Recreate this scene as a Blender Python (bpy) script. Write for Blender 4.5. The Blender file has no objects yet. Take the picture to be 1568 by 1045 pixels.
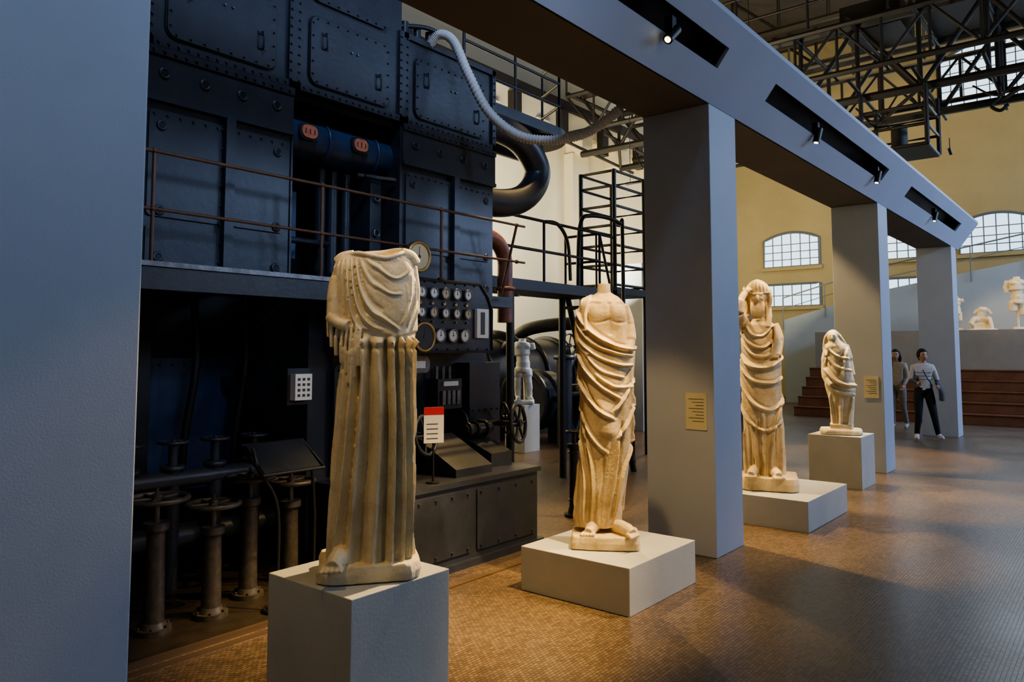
import bpy, math, random
import numpy as np
from mathutils import Vector, Matrix
random.seed(4); rng=np.random.default_rng(7)
scene=bpy.context.scene
COL=scene.collection
try:
    scene.view_settings.look='AgX - Medium High Contrast'
except Exception as ex: print('look',ex)

# ---------------------------------------------------------------- materials
def mat(name,c,rough=.5,metal=0,var=None,vscale=6,bump=0,bscale=40,emit=None,es=0,spec=.5,detail=6):
    m=bpy.data.materials.new(name); m.use_nodes=True
    nt=m.node_tree; b=nt.nodes['Principled BSDF']
    b.inputs['Base Color'].default_value=(*c,1)
    b.inputs['Roughness'].default_value=rough
    b.inputs['Metallic'].default_value=metal
    b.inputs['Specular IOR Level'].default_value=spec
    tc=None
    if var is not None or bump:
        tc=nt.nodes.new('ShaderNodeTexCoord')
    if var is not None:
        n=nt.nodes.new('ShaderNodeTexNoise'); n.inputs['Scale'].default_value=vscale; n.inputs['Detail'].default_value=detail
        n.inputs['Roughness'].default_value=.65
        nt.links.new(tc.outputs['Object'],n.inputs['Vector'])
        r=nt.nodes.new('ShaderNodeValToRGB')
        r.color_ramp.elements[0].position=.32; r.color_ramp.elements[1].position=.68
        r.color_ramp.elements[0].color=(*var,1); r.color_ramp.elements[1].color=(*c,1)
        nt.links.new(n.outputs['Fac'],r.inputs['Fac']); nt.links.new(r.outputs['Color'],b.inputs['Base Color'])
    if bump:
        n2=nt.nodes.new('ShaderNodeTexNoise'); n2.inputs['Scale'].default_value=bscale; n2.inputs['Detail'].default_value=5
        nt.links.new(tc.outputs['Object'],n2.inputs['Vector'])
        bp=nt.nodes.new('ShaderNodeBump'); bp.inputs['Strength'].default_value=bump; bp.inputs['Distance'].default_value=.01
        nt.links.new(n2.outputs['Fac'],bp.inputs['Height']); nt.links.new(bp.outputs['Normal'],b.inputs['Normal'])
    if emit:
        b.inputs['Emission Color'].default_value=(*emit,1); b.inputs['Emission Strength'].default_value=es
    return m

M_pillar=mat('pillar_paint',(.42,.46,.54),.55,var=(.38,.42,.50),vscale=1.5,bump=.05,bscale=120)
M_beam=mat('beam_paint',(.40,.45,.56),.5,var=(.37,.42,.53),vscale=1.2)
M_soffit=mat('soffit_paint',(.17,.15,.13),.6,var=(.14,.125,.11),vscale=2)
M_black=mat('black_metal',(.012,.012,.014),.4)
M_plinth=mat('plinth_paint',(.48,.49,.47),.6,var=(.42,.43,.41),vscale=3,bump=.08,bscale=60)
M_eng=mat('engine_slate_paint',(.040,.046,.060),.36,var=(.024,.028,.038),vscale=4,bump=.12,bscale=25)
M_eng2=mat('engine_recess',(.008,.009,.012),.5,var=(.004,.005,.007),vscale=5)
M_blue=mat('engine_blue_paint',(.035,.07,.15),.4,var=(.02,.035,.08),vscale=5)
M_valve=mat('valve_oily_iron',(.12,.105,.09),.42,.25,var=(.055,.048,.04),vscale=18)
M_rust=mat('rusty_brown_pipe',(.22,.08,.045),.45,var=(.10,.04,.025),vscale=9)
M_white=mat('white_enamel',(.75,.74,.68),.4)
M_ink=mat('dark_ink',(.05,.05,.05),.5)
M_brass=mat('aged_brass',(.45,.31,.13),.35,.8)
M_cream=mat('cream_dial',(.60,.50,.30),.5)
M_steel=mat('worn_steel',(.25,.25,.26),.35,.8,var=(.12,.12,.12),vscale=20)
M_red=mat('red_print',(.5,.03,.04),.5)
M_orange=mat('orange_plate',(.75,.28,.17),.5,var=(.5,.17,.10),vscale=20)
M_hose=mat('hose_grey',(.62,.62,.62),.42)
M_rail=mat('rail_paint',(.075,.038,.022),.45,var=(.13,.06,.03),vscale=12)
M_raild=mat('rail_black',(.012,.012,.014),.45)
M_frame=mat('window_frame',(.16,.18,.19),.5)
M_wood=mat('bench_wood',(.25,.105,.05),.45,var=(.16,.065,.03),vscale=3)
M_label=mat('label_card',(.60,.55,.38),.6)
M_concrete=mat('gallery_plaster',(.36,.33,.28),.7,var=(.31,.28,.24),vscale=2)
M_panel=mat('stair_panel',(.36,.42,.48),.5,var=(.32,.38,.44),vscale=1)
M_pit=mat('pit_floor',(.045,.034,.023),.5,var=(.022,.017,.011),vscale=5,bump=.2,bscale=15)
M_strip=mat('floor_metal_strip',(.16,.11,.07),.4,.4)
M_crane=mat('crane_steel',(.016,.014,.012),.55,var=(.025,.018,.012),vscale=5)
M_wallN=mat('plaster_cream',(.66,.59,.42),.8,var=(.60,.53,.37),vscale=.6,bump=.1,bscale=8)
M_wallE=mat('plaster_ochre',(.46,.37,.19),.8,var=(.40,.32,.16),vscale=.5,bump=.1,bscale=8)
M_ceil=mat('ceiling_wood',(.08,.06,.04),.8,var=(.05,.04,.03),vscale=1)
M_glass=mat('daylight_pane',(.6,.7,.8),.3,emit=(.60,.82,1.0),es=1.5)
M_lampglow=mat('lamp_lens',(1,.9,.7),.3,emit=(1,.82,.5),es=6)

def marble(name,light,stain,dark):
    m=bpy.data.materials.new(name); m.use_nodes=True; nt=m.node_tree; b=nt.nodes['Principled BSDF']; b.inputs['Roughness'].default_value=.52
    tc=nt.nodes.new('ShaderNodeTexCoord')
    def noise(sc,det,ro):
        n=nt.nodes.new('ShaderNodeTexNoise'); n.inputs['Scale'].default_value=sc; n.inputs['Detail'].default_value=det; n.inputs['Roughness'].default_value=ro
        nt.links.new(tc.outputs['Object'],n.inputs['Vector']); return n
    def ramp(n,p0,c0,p1,c1):
        r=nt.nodes.new('ShaderNodeValToRGB'); e=r.color_ramp.elements; e[0].position=p0;e[1].position=p1;e[0].color=(*c0,1);e[1].color=(*c1,1)
        nt.links.new(n.outputs['Fac'],r.inputs['Fac']); return r
    a=ramp(noise(4.5,10,.7),.36,stain,.58,light)
    d=ramp(noise(17,10,.75),.30,dark,.46,(1,1,1))
    mx=nt.nodes.new('ShaderNodeMixRGB'); mx.blend_type='MULTIPLY'; mx.inputs['Fac'].default_value=.45
    nt.links.new(a.outputs['Color'],mx.inputs['Color1']); nt.links.new(d.outputs['Color'],mx.inputs['Color2']); nt.links.new(mx.outputs['Color'],b.inputs['Base Color'])
    nb=noise(45,8,.65); bp=nt.nodes.new('ShaderNodeBump'); bp.inputs['Strength'].default_value=.4; bp.inputs['Distance'].default_value=.01
    nt.links.new(nb.outputs['Fac'],bp.inputs['Height']); nt.links.new(bp.outputs['Normal'],b.inputs['Normal'])
    return m
M_marb=marble('marble_ivory',(.77,.68,.48),(.62,.51,.33),(.5,.42,.32))
M_marb2=marble('marble_yellowed',(.70,.57,.36),(.48,.37,.21),(.43,.35,.25))
M_marbw=marble('marble_white',(.72,.71,.67),(.58,.56,.50),(.6,.58,.52))

def floor_mat():
    m=bpy.data.materials.new('floor_small_tiles'); m.use_nodes=True; nt=m.node_tree; b=nt.nodes['Principled BSDF']
    g=nt.nodes.new('ShaderNodeNewGeometry')
    br=nt.nodes.new('ShaderNodeTexBrick'); br.inputs['Scale'].default_value=20
    br.inputs['Mortar Size'].default_value=.04; br.inputs['Mortar Smooth'].default_value=.5
    br.inputs['Brick Width'].default_value=.62; br.inputs['Row Height'].default_value=.42
    br.inputs['Color1'].default_value=(.23,.165,.105,1); br.inputs['Color2'].default_value=(.125,.09,.06,1); br.inputs['Mortar'].default_value=(.042,.031,.022,1)
    no=nt.nodes.new('ShaderNodeTexNoise'); no.inputs['Scale'].default_value=1.1; no.inputs['Detail'].default_value=8
    mx=nt.nodes.new('ShaderNodeMixRGB'); mx.blend_type='MULTIPLY'; mx.inputs['Fac'].default_value=.75
    rp=nt.nodes.new('ShaderNodeValToRGB'); rp.color_ramp.elements[0].position=.3; rp.color_ramp.elements[1].position=.7
    rp.color_ramp.elements[0].color=(.6,.6,.6,1); rp.color_ramp.elements[1].color=(1,1,1,1)
    nt.links.new(g.outputs['Position'],br.inputs['Vector']); nt.links.new(g.outputs['Position'],no.inputs['Vector'])
    nt.links.new(no.outputs['Fac'],rp.inputs['Fac']); nt.links.new(br.outputs['Color'],mx.inputs['Color1']); nt.links.new(rp.outputs['Color'],mx.inputs['Color2'])
    nt.links.new(mx.outputs['Color'],b.inputs['Base Color'])
    bp=nt.nodes.new('ShaderNodeBump'); bp.inputs['Strength'].default_value=.35; bp.inputs['Distance'].default_value=.003; bp.invert=True
    nt.links.new(br.outputs['Fac'],bp.inputs['Height']); nt.links.new(bp.outputs['Normal'],b.inputs['Normal'])
    mr=nt.nodes.new('ShaderNodeMapRange'); mr.inputs['To Min'].default_value=.22; mr.inputs['To Max'].default_value=.42
    nt.links.new(no.outputs['Fac'],mr.inputs['Value']); nt.links.new(mr.outputs['Result'],b.inputs['Roughness'])
    return m
M_floor=floor_mat()

# ---------------------------------------------------------------- geometry accumulator
def basis(ax):
    ax=Vector(ax).normalized(); t=Vector((0,0,1)) if abs(ax.z)<.9 else Vector((1,0,0))
    u=ax.cross(t).normalized(); w=ax.cross(u).normalized(); return u,w
def spline(pts,n=8):
    P=[Vector(p) for p in pts]; out=[]
    for i in range(len(P)-1):
        p0=P[max(i-1,0)];p1=P[i];p2=P[i+1];p3=P[min(i+2,len(P)-1)]
        for k in range(n):
            t=k/n
            out.append(.5*((2*p1)+(p2-p0)*t+(2*p0-5*p1+4*p2-p3)*t*t+(3*p1-p0-3*p2+p3)*t**3))
    out.append(P[-1]); return out
class Acc:
    def __init__(s): s.v=[];s.f=[];s.m=[];s.sm=[]
    def add(s,vs,fs,m=0,smooth=False):
        o=len(s.v); s.v+= [tuple(v) for v in vs]
        for f in fs: s.f.append(tuple(i+o for i in f)); s.m.append(m); s.sm.append(smooth)
    def box(s,x0,x1,y0,y1,z0,z1,m=0,M=None):
        vs=[Vector((x,y,z)) for x in(x0,x1) for y in(y0,y1) for z in(z0,z1)]
        if M is not None: vs=[M@v for v in vs]
        s.add(vs,[(0,1,3,2),(4,6,7,5),(0,4,5,1),(2,3,7,6),(0,2,6,4),(1,5,7,3)],m)
    def tube(s,pts,r,seg=8,m=0,cap=True,smooth=True):
        P=[Vector(p) for p in pts]; n=len(P); R=r if isinstance(r,(list,tuple)) else [r]*n
        u=None; vs=[]
        for i in range(n):
            t=(P[min(i+1,n-1)]-P[max(i-1,0)])
            t=t.normalized() if t.length>1e-9 else Vector((0,0,1))
            if u is None: u,w=basis(t)
            else:
                u=(u-t*u.dot(t)).normalized()
            w=t.cross(u)
            for k in range(seg):
                a=2*math.pi*k/seg; vs.append(P[i]+(u*math.cos(a)+w*math.sin(a))*R[i])
        fs=[(i*seg+k,i*seg+(k+1)%seg,(i+1)*seg+(k+1)%seg,(i+1)*seg+k) for i in range(n-1) for k in range(seg)]
        s.add(vs,fs,m,smooth)
        if cap:
            s.add(vs[:seg],[tuple(range(seg))[::-1]],m); s.add(vs[-seg:],[tuple(range(seg))],m)
    def cyl(s,p0,p1,r,r1=None,seg=16,m=0): s.tube([p0,p1],[r,r if r1 is None else r1],seg,m)
    def torus(s,c,ax,R,r,m=0,seg=28,ts=8):
        u,w=basis(ax); a=Vector(ax).normalized(); c=Vector(c); vs=[]
        for i in range(seg):
            t=2*math.pi*i/seg; d=u*math.cos(t)+w*math.sin(t)
            for k in range(ts):
                q=2*math.pi*k/ts; vs.append(c+d*(R+r*math.cos(q))+a*(r*math.sin(q)))
        fs=[(i*ts+k,i*ts+(k+1)%ts,((i+1)%seg)*ts+(k+1)%ts,((i+1)%seg)*ts+k) for i in range(seg) for k in range(ts)]
        s.add(vs,fs,m,True)
    def ell(s,c,r,m=0,seg=20,rings=12,M=None):
        vs=[];c=Vector(c)
        for i in range(rings+1):
            p=math.pi*i/rings
            for k in range(seg):
                a=2*math.pi*k/seg; v=Vector((r[0]*math.sin(p)*math.cos(a),r[1]*math.sin(p)*math.sin(a),r[2]*math.cos(p)))
                if M is not None: v=M@v
                vs.append(c+v)
        fs=[(i*seg+k,(i+1)*seg+k,(i+1)*seg+(k+1)%seg,i*seg+(k+1)%seg) for i in range(rings) for k in range(seg)]
        s.add(vs,fs,m,True)
    def wheel(s,c,ax,R,r,m=0,spokes=5):
        s.torus(c,ax,R,r,m); u,w=basis(ax); c=Vector(c); a=Vector(ax).normalized()
        for i in range(spokes):
            t=2*math.pi*i/spokes; s.cyl(c,c+(u*math.cos(t)+w*math.sin(t))*R,r*.7,seg=6,m=m)
        s.cyl(c-a*r*1.6,c+a*r*1.6,R*.2,seg=10,m=m)
    def poly(s,pts,off,m=0):
        n=len(pts); off=Vector(off); P=[Vector(p) for p in pts]
        s.add(P+[p+off for p in P],[tuple(range(n))[::-1],tuple(range(n,2*n))]+[(i,(i+1)%n,n+(i+1)%n,n+i) for i in range(n)],m)
    def rplate(s,x0,x1,z0,z1,y,t,r=.05,m=0,n=5):
        pts=[]
        for cx,cz,a0 in((x1-r,z1-r,0),(x0+r,z1-r,90),(x0+r,z0+r,180),(x1-r,z0+r,270)):
            for i in range(n+1):
                a=math.radians(a0+90*i/n); pts.append((cx+r*math.cos(a),y,cz+r*math.sin(a)))
        s.poly(pts,(0,-t,0),m); return pts
    def build(s,name,mats,parent=None,bevel=0,loc=None,rot=None):
        me=bpy.data.meshes.new(name); me.from_pydata(s.v,[],s.f)
        for m in mats: me.materials.append(m)
        me.polygons.foreach_set('material_index',s.m); me.polygons.foreach_set('use_smooth',s.sm)
        me.update()
        import bmesh
        bm=bmesh.new(); bm.from_mesh(me); bmesh.ops.recalc_face_normals(bm,faces=bm.faces); bm.to_mesh(me); bm.free()
        ob=bpy.data.objects.new(name,me); COL.objects.link(ob)
        if parent: ob.parent=parent
        if loc: ob.location=loc
        if rot is not None: ob.rotation_euler=(0,0,rot)
        if bevel:
            b=ob.modifiers.new('bevel','BEVEL'); b.width=bevel; b.segments=2; b.limit_method='ANGLE'; b.angle_limit=math.radians(50)
        return ob
def simple_box(name,x0,x1,y0,y1,z0,z1,m,bevel=0):
    a=Acc(); cx,cy=(x0+x1)/2,(y0+y1)/2
    a.box(x0-cx,x1-cx,y0-cy,y1-cy,0,z1-z0,0); return a.build(name,[m],bevel=bevel,loc=(cx,cy,z0))

# ---------------------------------------------------------------- camera
cam=bpy.data.cameras.new('camera'); co=bpy.data.objects.new('camera',cam); COL.objects.link(co); scene.camera=co
cam.sensor_width=36; cam.lens=36*1150/1568; cam.shift_y=-.041; cam.clip_end=200
yaw=math.radians(39.4); pit=math.radians(4.0)
fw=Vector((math.cos(yaw)*math.cos(pit),math.sin(yaw)*math.cos(pit),math.sin(pit)))
co.location=(0,0,1.6); co.rotation_euler=fw.to_track_quat('-Z','Y').to_euler()

# ---------------------------------------------------------------- room shell
simple_box('floor',-6,27.3,-8.3,12.3,-.2,0,M_floor)
simple_box('ceiling',-6.3,27.3,-8.3,12.3,12.5,12.8,M_ceil)
simple_box('wall_north',-6.3,27.3,12,12.3,0,12.5,M_wallN)
simple_box('wall_east',27,27.3,-8,12,0,12.5,M_wallE)
simple_box('wall_south',-6.3,27.3,-8.3,-8,0,12.5,M_wallE)
simple_box('wall_west',-6.3,-6,-8,12,0,12.5,M_wallE)

def window(name,plane,pos,a0,a1,z0,z1,arch,nx,nz,inward):
    A=Acc(); n=12
    def P(a,z,o):
        q=pos+inward*o
        return (q,a,z) if plane=='x' else (a,q,z)
    def top(a): 
        t=(a-a0)/(a1-a0)*2-1; return z1-arch*t*t
    prof=[(a0,z0),(a1,z0)]+[(a1-(a1-a0)*i/n,top(a1-(a1-a0)*i/n)) for i in range(n+1)]
    off=Vector(P(0,0,.02))-Vector(P(0,0,0))
    A.poly([P(a,z,.012) for a,z in prof],off,1)
    fr=[P(a,z,.05) for a,z in prof]; fr.append(fr[0])
    A.tube(fr,.045,6,0,smooth=False)
    for i in range(1,nx):
        a=a0+(a1-a0)*i/nx; A.cyl(P(a,z0,.05),P(a,top(a),.05),.018,seg=5)
    for j in range(1,nz):
        z=z0+(z1-arch*.6-z0)*j/nz; A.cyl(P(a0,z,.05),P(a1,z,.05),.016,seg=5)
    b=[P(a0-.1,z0-.12,.01),P(a1+.1,z0-.12,.01),P(a1+.1,z0,.01),P(a0-.1,z0,.01)]
    A.poly(b,Vector(P(0,0,.12))-Vector(P(0,0,0)),2)
    A.build(name,[M_frame,M_glass,M_wallE])
k=1
for cy in (9.22,6.1,3.0,-.1,-3.2,-6.3):
    window(f'window_{k}','x',27,cy-.98,cy+.98,4.62,5.85,.25,6,4,-1); k+=1
    window(f'window_{k}','x',27,cy-.98,cy+.98,3.2,4.0,0,6,2,-1); k+=1
    if cy<4: window(f'window_{k}','x',27,cy-1.4,cy+1.4,9.3,11.3,.5,8,6,-1); k+=1
for cx in (-2,2.5,7,11.5,16,20.5):
    window(f'window_{k}','y',-8,cx-1.3,cx+1.3,4.5,8,.4,6,8,1); k+=1

# ---------------------------------------------------------------- pillars
PX=[(.60,1.145),(5.59,6.115),(10.83,11.33),(16.2,16.69)]
for i,(a,b) in enumerate(PX):
    simple_box('support_pillar',a,b,2.54,3.14,0,3.6,M_pillar,.006)

# ---------------------------------------------------------------- overhead beam with sloped light panel
A=Acc()
X0,X1=-4,16.95
YL,ZL,YU,ZU=2.54,3.6,2.18,4.08
def bp(s,o=0):
    y=YL+(YU-YL)*s; z=ZL+(ZU-ZL)*s
    n=Vector((0,.8,.6)); return Vector((0,y,z))+n*o
def slab(x0,x1,s0,s1,t=.03,m=0):
    a,b=bp(s0),bp(s1); c,d=bp(s1,t),bp(s0,t)
    A.poly([(x0,a.y,a.z),(x0,b.y,b.z),(x0,c.y,c.z),(x0,d.y,d.z)],(x1-x0,0,0),m)
S0,S1=.42,.70
slab(X0,X1,0,S0); slab(X0,X1,S1,1)
slots=[(-3.6,.1),(1.2,5.43),(6.42,10.42),(11.7,15.75)]
prev=X0
for a,b in slots:
    slab(prev,a,S0,S1); prev=b
    p=[bp(S0,.03),bp(S1,.03),bp(S1,.2),bp(S0,.2)]
    A.poly([(a,p[3].y,p[3].z),(a,p[2].y,p[2].z),(a,p[2].y+.02,p[2].z+.015),(a,p[3].y+.02,p[3].z+.015)],(b-a,0,0),1)
    for i,j in((0,3),(1,2)):
        A.poly([(a,p[i].y,p[i].z),(a,p[j].y,p[j].z),(a,p[j].y+.004,p[j].z+.01),(a,p[i].y+.004,p[i].z+.01)],(b-a,0,0),1)
    for x in(a,b):
        A.poly([(x,q.y,q.z) for q in p],(.01,0,0),1)
slab(prev,X1,S0,S1)
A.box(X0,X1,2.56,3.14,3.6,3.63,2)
A.box(X0,X1,YU,YU+.9,ZU,ZU+.04,0)
A.box(X0,X1,3.10,3.14,3.63,ZU,0)
e=[(X1,YL,ZL),(X1,YU,ZU),(X1,3.1,ZU),(X1,3.1,ZL)]
A.poly(e,(.02,0,0),0)
A.build('overhead_beam',[M_beam,M_black,M_soffit])

# spot lamps
def lamp_fixture(x,aim,y=2.35,z=3.80,power=60,size=50,col=(1,.72,.36),blend=.5,rad=.04,mount=True):
    p=Vector((x,y,z)); d=(Vector(aim)-p).normalized(); A=Acc()
    A.cyl(p-d*.06,p+d*.09,.036,seg=18,m=0)
    A.cyl(p+d*.0905,p+d*.094,.022,seg=18,m=1)
    if mount: A.box(x-.03,x+.03,y-.01,y+.05,z,z+.12,0)
    else: A.cyl(p,p+Vector((0,0,.3)),.012,seg=8,m=0)
    A.build('track_spotlight',[M_black,M_lampglow])
    L=bpy.data.lights.new('spot','SPOT'); L.energy=power; L.color=col; L.spot_size=math.radians(size); L.spot_blend=blend; L.shadow_soft_size=rad
    o=bpy.data.objects.new('spot_light',L); COL.objects.link(o); o.location=p+d*.11; o.rotation_euler=d.to_track_quat('-Z','Y').to_euler()
WARM=(1,.66,.27)
lamp_fixture(4.62,(2.28,2.66,1.55),power=1150,size=32,col=WARM)
lamp_fixture(1.30,(2.2,2.75,1.5),power=80,size=46,col=WARM)
lamp_fixture(5.6,(4.3,2.9,1.0),y=1.2,z=4.7,power=950,size=38,col=WARM,mount=False)
lamp_fixture(4.2,(3.35,3.3,0),y=1.4,z=4.7,power=2200,size=34,col=WARM,mount=False,blend=.9)
lamp_fixture(3.4,(4.48,2.85,1.7),power=220,size=38,col=WARM)
lamp_fixture(7.75,(7.35,2.85,1.2),power=400,size=58,col=WARM)
lamp_fixture(10.1,(9.6,2.8,1.2),power=500,size=50,col=(1,.80,.52))
lamp_fixture(13.7,(12.6,3.0,0),power=600,size=50,col=WARM)
lamp_fixture(6.2,(7.35,2.8,1.6),y=1.2,z=4.7,power=450,size=32,col=WARM,mount=False)
lamp_fixture(6.7,(6.6,2.25,0),y=4.8,z=5.3,power=1400,size=26,col=WARM,mount=False)
lamp_fixture(8.9,(9.1,2.0,0),y=4.8,z=5.3,power=1500,size=24,col=WARM,mount=False)
lamp_fixture(10.3,(10.5,2.1,0),y=4.8,z=5.3,power=1300,size=28,col=WARM,mount=False)
lamp_fixture(6.6,(5.2,3.6,0),y=4.8,z=5.3,power=700,size=46,col=WARM,mount=False)
lamp_fixture(3.0,(2.3,4.4,.5),y=1.2,z=4.7,power=170,size=40,col=(1,.80,.55),mount=False,blend=.9)  # unseen lamp, added to brighten the handwheel valves in the pit

# ---------------------------------------------------------------- plinths
simple_box('statue_plinth',1.93,2.48,2.40,2.97,0,.63,M_plinth,.004)
simple_box('statue_plinth',4.04,4.93,2.40,3.24,0,.29,M_plinth,.004)
simple_box('statue_plinth',6.87,8.05,2.26,3.35,0,.274,M_plinth,.004)
simple_box('statue_plinth',9.37,9.95,2.46,3.06,0,.605,M_plinth,.004)
simple_box('statue_plinth',9.38,9.78,7.45,7.85,0,.75,M_plinth,.004)

for px in (5.59,10.83):
    A=Acc(); A.box(px-.008,px,2.60,2.78,.98,1.27,0)
    for i in range(8): A.box(px-.0095,px-.008,2.625,2.755-.03*(i%3),1.22-.025*i,1.224-.025*i,1)
    A.build('wall_label',[M_label,M_ink])

# ---------------------------------------------------------------- statues
class Drape:
    def __init__(s,rows,sc,cu,cv,nt=260,dz=.005,e=.9,inset=0):
        s.sc,s.cu,s.cv=sc,cu,cv
        r=sorted([((cv-v)/sc,(l+inset-cu)/sc,(rr-inset-cu)/sc,f-inset/sc,b-inset/sc) for v,l,rr,f,b in rows]); r=np.array(r)
        z0,z1=r[0,0],r[-1,0]; n=int((z1-z0)/dz)+2; z=np.linspace(z0,z1,n)
        def sm(y):
            q=np.interp(z,r[:,0],y); kk=max(3,int(.014/dz)); ker=np.hanning(kk*2+1); ker/=ker.sum()
            return np.convolve(np.pad(q,kk,mode='edge'),ker,'valid')
        s.z=z; s.xl=sm(r[:,1]); s.xr=sm(r[:,2]); s.yf=sm(r[:,3]); s.yb=sm(r[:,4])
        s.t=np.linspace(-math.pi,math.pi,nt,endpoint=False)
        s.T,s.Z=np.meshgrid(s.t,s.z)
        s.cx=((s.xl+s.xr)/2)[:,None]; s.rx=((s.xr-s.xl)/2)[:,None]
        s.ry=np.where(np.cos(s.T)>0,s.yf[:,None],s.yb[:,None])
        s.D=np.zeros_like(s.T)
        s.R=.5*(s.rx+(s.yf+s.yb)[:,None]/2)
        sn=np.sign(np.sin(s.T))*np.abs(np.sin(s.T))**e; cs=np.sign(np.cos(s.T))*np.abs(np.cos(s.T))**e
        s.X=s.cx+s.rx*sn; s.Y=-s.ry*cs
    def L(s,u,v): return (u-s.cu)/s.sc,(s.cv-v)/s.sc
    def t_of(s,x,z):
        cx=np.interp(z,s.z,s.cx[:,0]); rx=np.interp(z,s.z,s.rx[:,0])
        return np.arcsin(np.clip((x-cx)/rx,-1,1)),np.interp(z,s.z,s.R[:,0])
    def ridge(s,pts,w,h,pw=1.25,taper=.15,trough=.45):
        P=[Vector((*s.L(u,v),0)) for u,v in pts]; Q=spline(P,12) if len(P)>2 else [P[0].lerp(P[1],i/24) for i in range(25)]
        x=np.array([q.x for q in Q]); z=np.array([q.y for q in Q]); t,R=s.t_of(x,z)
        lo,hi=z.min()-4*w,z.max()+4*w; i0,i1=np.searchsorted(s.z,lo),np.searchsorted(s.z,hi)
        if i1<=i0: return
        S=(s.T*s.R)[i0:i1]; Z=s.Z[i0:i1]; best=np.full(S.shape,9.); amp=np.zeros(S.shape); n=len(Q)
        for i in range(n-1):
            ax,az=t[i]*R[i],z[i]; bx,bz=t[i+1]*R[i+1],z[i+1]; dx,dz=bx-ax,bz-az; l2=dx*dx+dz*dz+1e-12
            q=np.clip(((S-ax)*dx+(Z-az)*dz)/l2,0,1); d=np.hypot(S-ax-q*dx,Z-az-q*dz)
            f=(i+q)/(n-1); a=np.clip(np.minimum(f,1-f)/taper,0,1) if taper>0 else 1.0
            m=d<best; best=np.where(m,d,best); amp=np.where(m,a,amp)
        prof=np.exp(-(best/w)**pw)
        if h>0 and trough: prof=prof-trough*np.exp(-((best-1.7*w)/(.6*w))**2)
        s.D[i0:i1]+=h*amp*prof
    def flutes(s,z0,z1,n,h,t0=-math.pi,t1=math.pi,seed=1,drift=.1,soft=.06):
        r=np.random.default_rng(seed); ph=r.uniform(0,6.28,6)
        tt=s.T+drift*np.sin(s.Z*3+ph[0])+.12*np.sin(s.T*3+ph[1])+.05*np.sin(s.T*7+s.Z*4+ph[2])
        w=np.abs(np.sin(tt*n/2+ph[3]))**.7
        w2=.5+.5*np.sin(s.T*5+ph[4]+s.Z*2)
        mask=np.clip((s.Z-z0)/soft,0,1)*np.clip((z1-s.Z)/soft,0,1)*np.clip((s.T-t0)/.15,0,1)*np.clip((t1-s.T)/.15,0,1)
        s.D+=-h*(1-w)*(.5+.5*w2)*mask
    def mesh(s,A):
        r=np.random.default_rng(3)
        for k in range(8):
            a,b,c=r.integers(1,9),r.uniform(5,30),r.uniform(0,6.28); s.D+=.001*np.sin(a*s.T+b*s.Z+c)
        nx=np.sin(s.T)/np.maximum(s.rx,.01); ny=-np.cos(s.T)/np.maximum(s.ry,.01); l=np.hypot(nx,ny); nx/=l; ny/=l
        X=s.X+nx*s.D; Y=s.Y+ny*s.D; n,m=X.shape
        vs=np.stack([X,Y,s.Z],-1).reshape(-1,3).tolist()
        fs=[(i*m+k,i*m+(k+1)%m,(i+1)*m+(k+1)%m,(i+1)*m+k) for i in range(n-1) for k in range(m)]
        fs.append(tuple(range(m))[::-1]); fs.append(tuple(range((n-1)*m,n*m)))
        A.add(vs,fs,0,True)
def foot(A,c,ang,L=.2,s=1.0):
    c=Vector(c); M=Matrix.Rotation(ang,3,'Z')
    A.tube([c+M@Vector(p) for p in((0,.06*s,.035*s),(0,0,.05*s),(0,-.07*s,.04*s),(0,-.12*s,.028*s))],[.032*s,.042*s,.042*s,.03*s],12)
    for i in range(5):
        x=(-.034+.017*i)*s; l=(.05-.006*i)*s
        A.tube([c+M@Vector((x,-.10*s,.022*s)),c+M@Vector((x*1.15,-.10*s-l*.6,.018*s)),c+M@Vector((x*1.2,-.105*s-l,.010*s))],[.013*s,.012*s,.008*s],8)
def rough_base(A,x0,x1,y0,y1,z1,seed=0,z0=0.004):
    r=np.random.default_rng(seed); n=40
    cx,cy=(x0+x1)/2,(y0+y1)/2
    layers=[]
    for z,sc in((z0,1),(z0+(z1-z0)*.5,1.01),(z1-.01,.98),(z1,.95)):
        L=[]
        for i in range(n):
            a=2*math.pi*i/n; c,s_=math.cos(a),math.sin(a); e=.35
            x=math.copysign(abs(c)**e,c); y=math.copysign(abs(s_)**e,s_)
            j=1+.025*math.sin(3*a+seed)+.02*math.sin(7*a+2*seed)+r.uniform(-.012,.012)
            L.append((cx+x*(x1-x0)/2*sc*j,cy+y*(y1-y0)/2*sc*j,z))
        layers.append(L)
    vs=[p for L in layers for p in L]
    fs=[(i*n+k,i*n+(k+1)%n,(i+1)*n+(k+1)%n,(i+1)*n+k) for i in range(3) for k in range(n)]
    fs+= [tuple(range(n))[::-1],tuple(range(3*n,4*n))]
    A.add(vs,fs,0)
def finish(A,name,m,loc,rot,voxel,smooth=2):
    ob=A.build(name,[m],loc=loc,rot=rot)
    r=ob.modifiers.new('remesh','REMESH'); r.mode='VOXEL'; r.voxel_size=voxel; r.use_smooth_shade=True
    if smooth:
        q=ob.modifiers.new('smooth','SMOOTH'); q.iterations=smooth; q.factor=.5
    return ob
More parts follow.
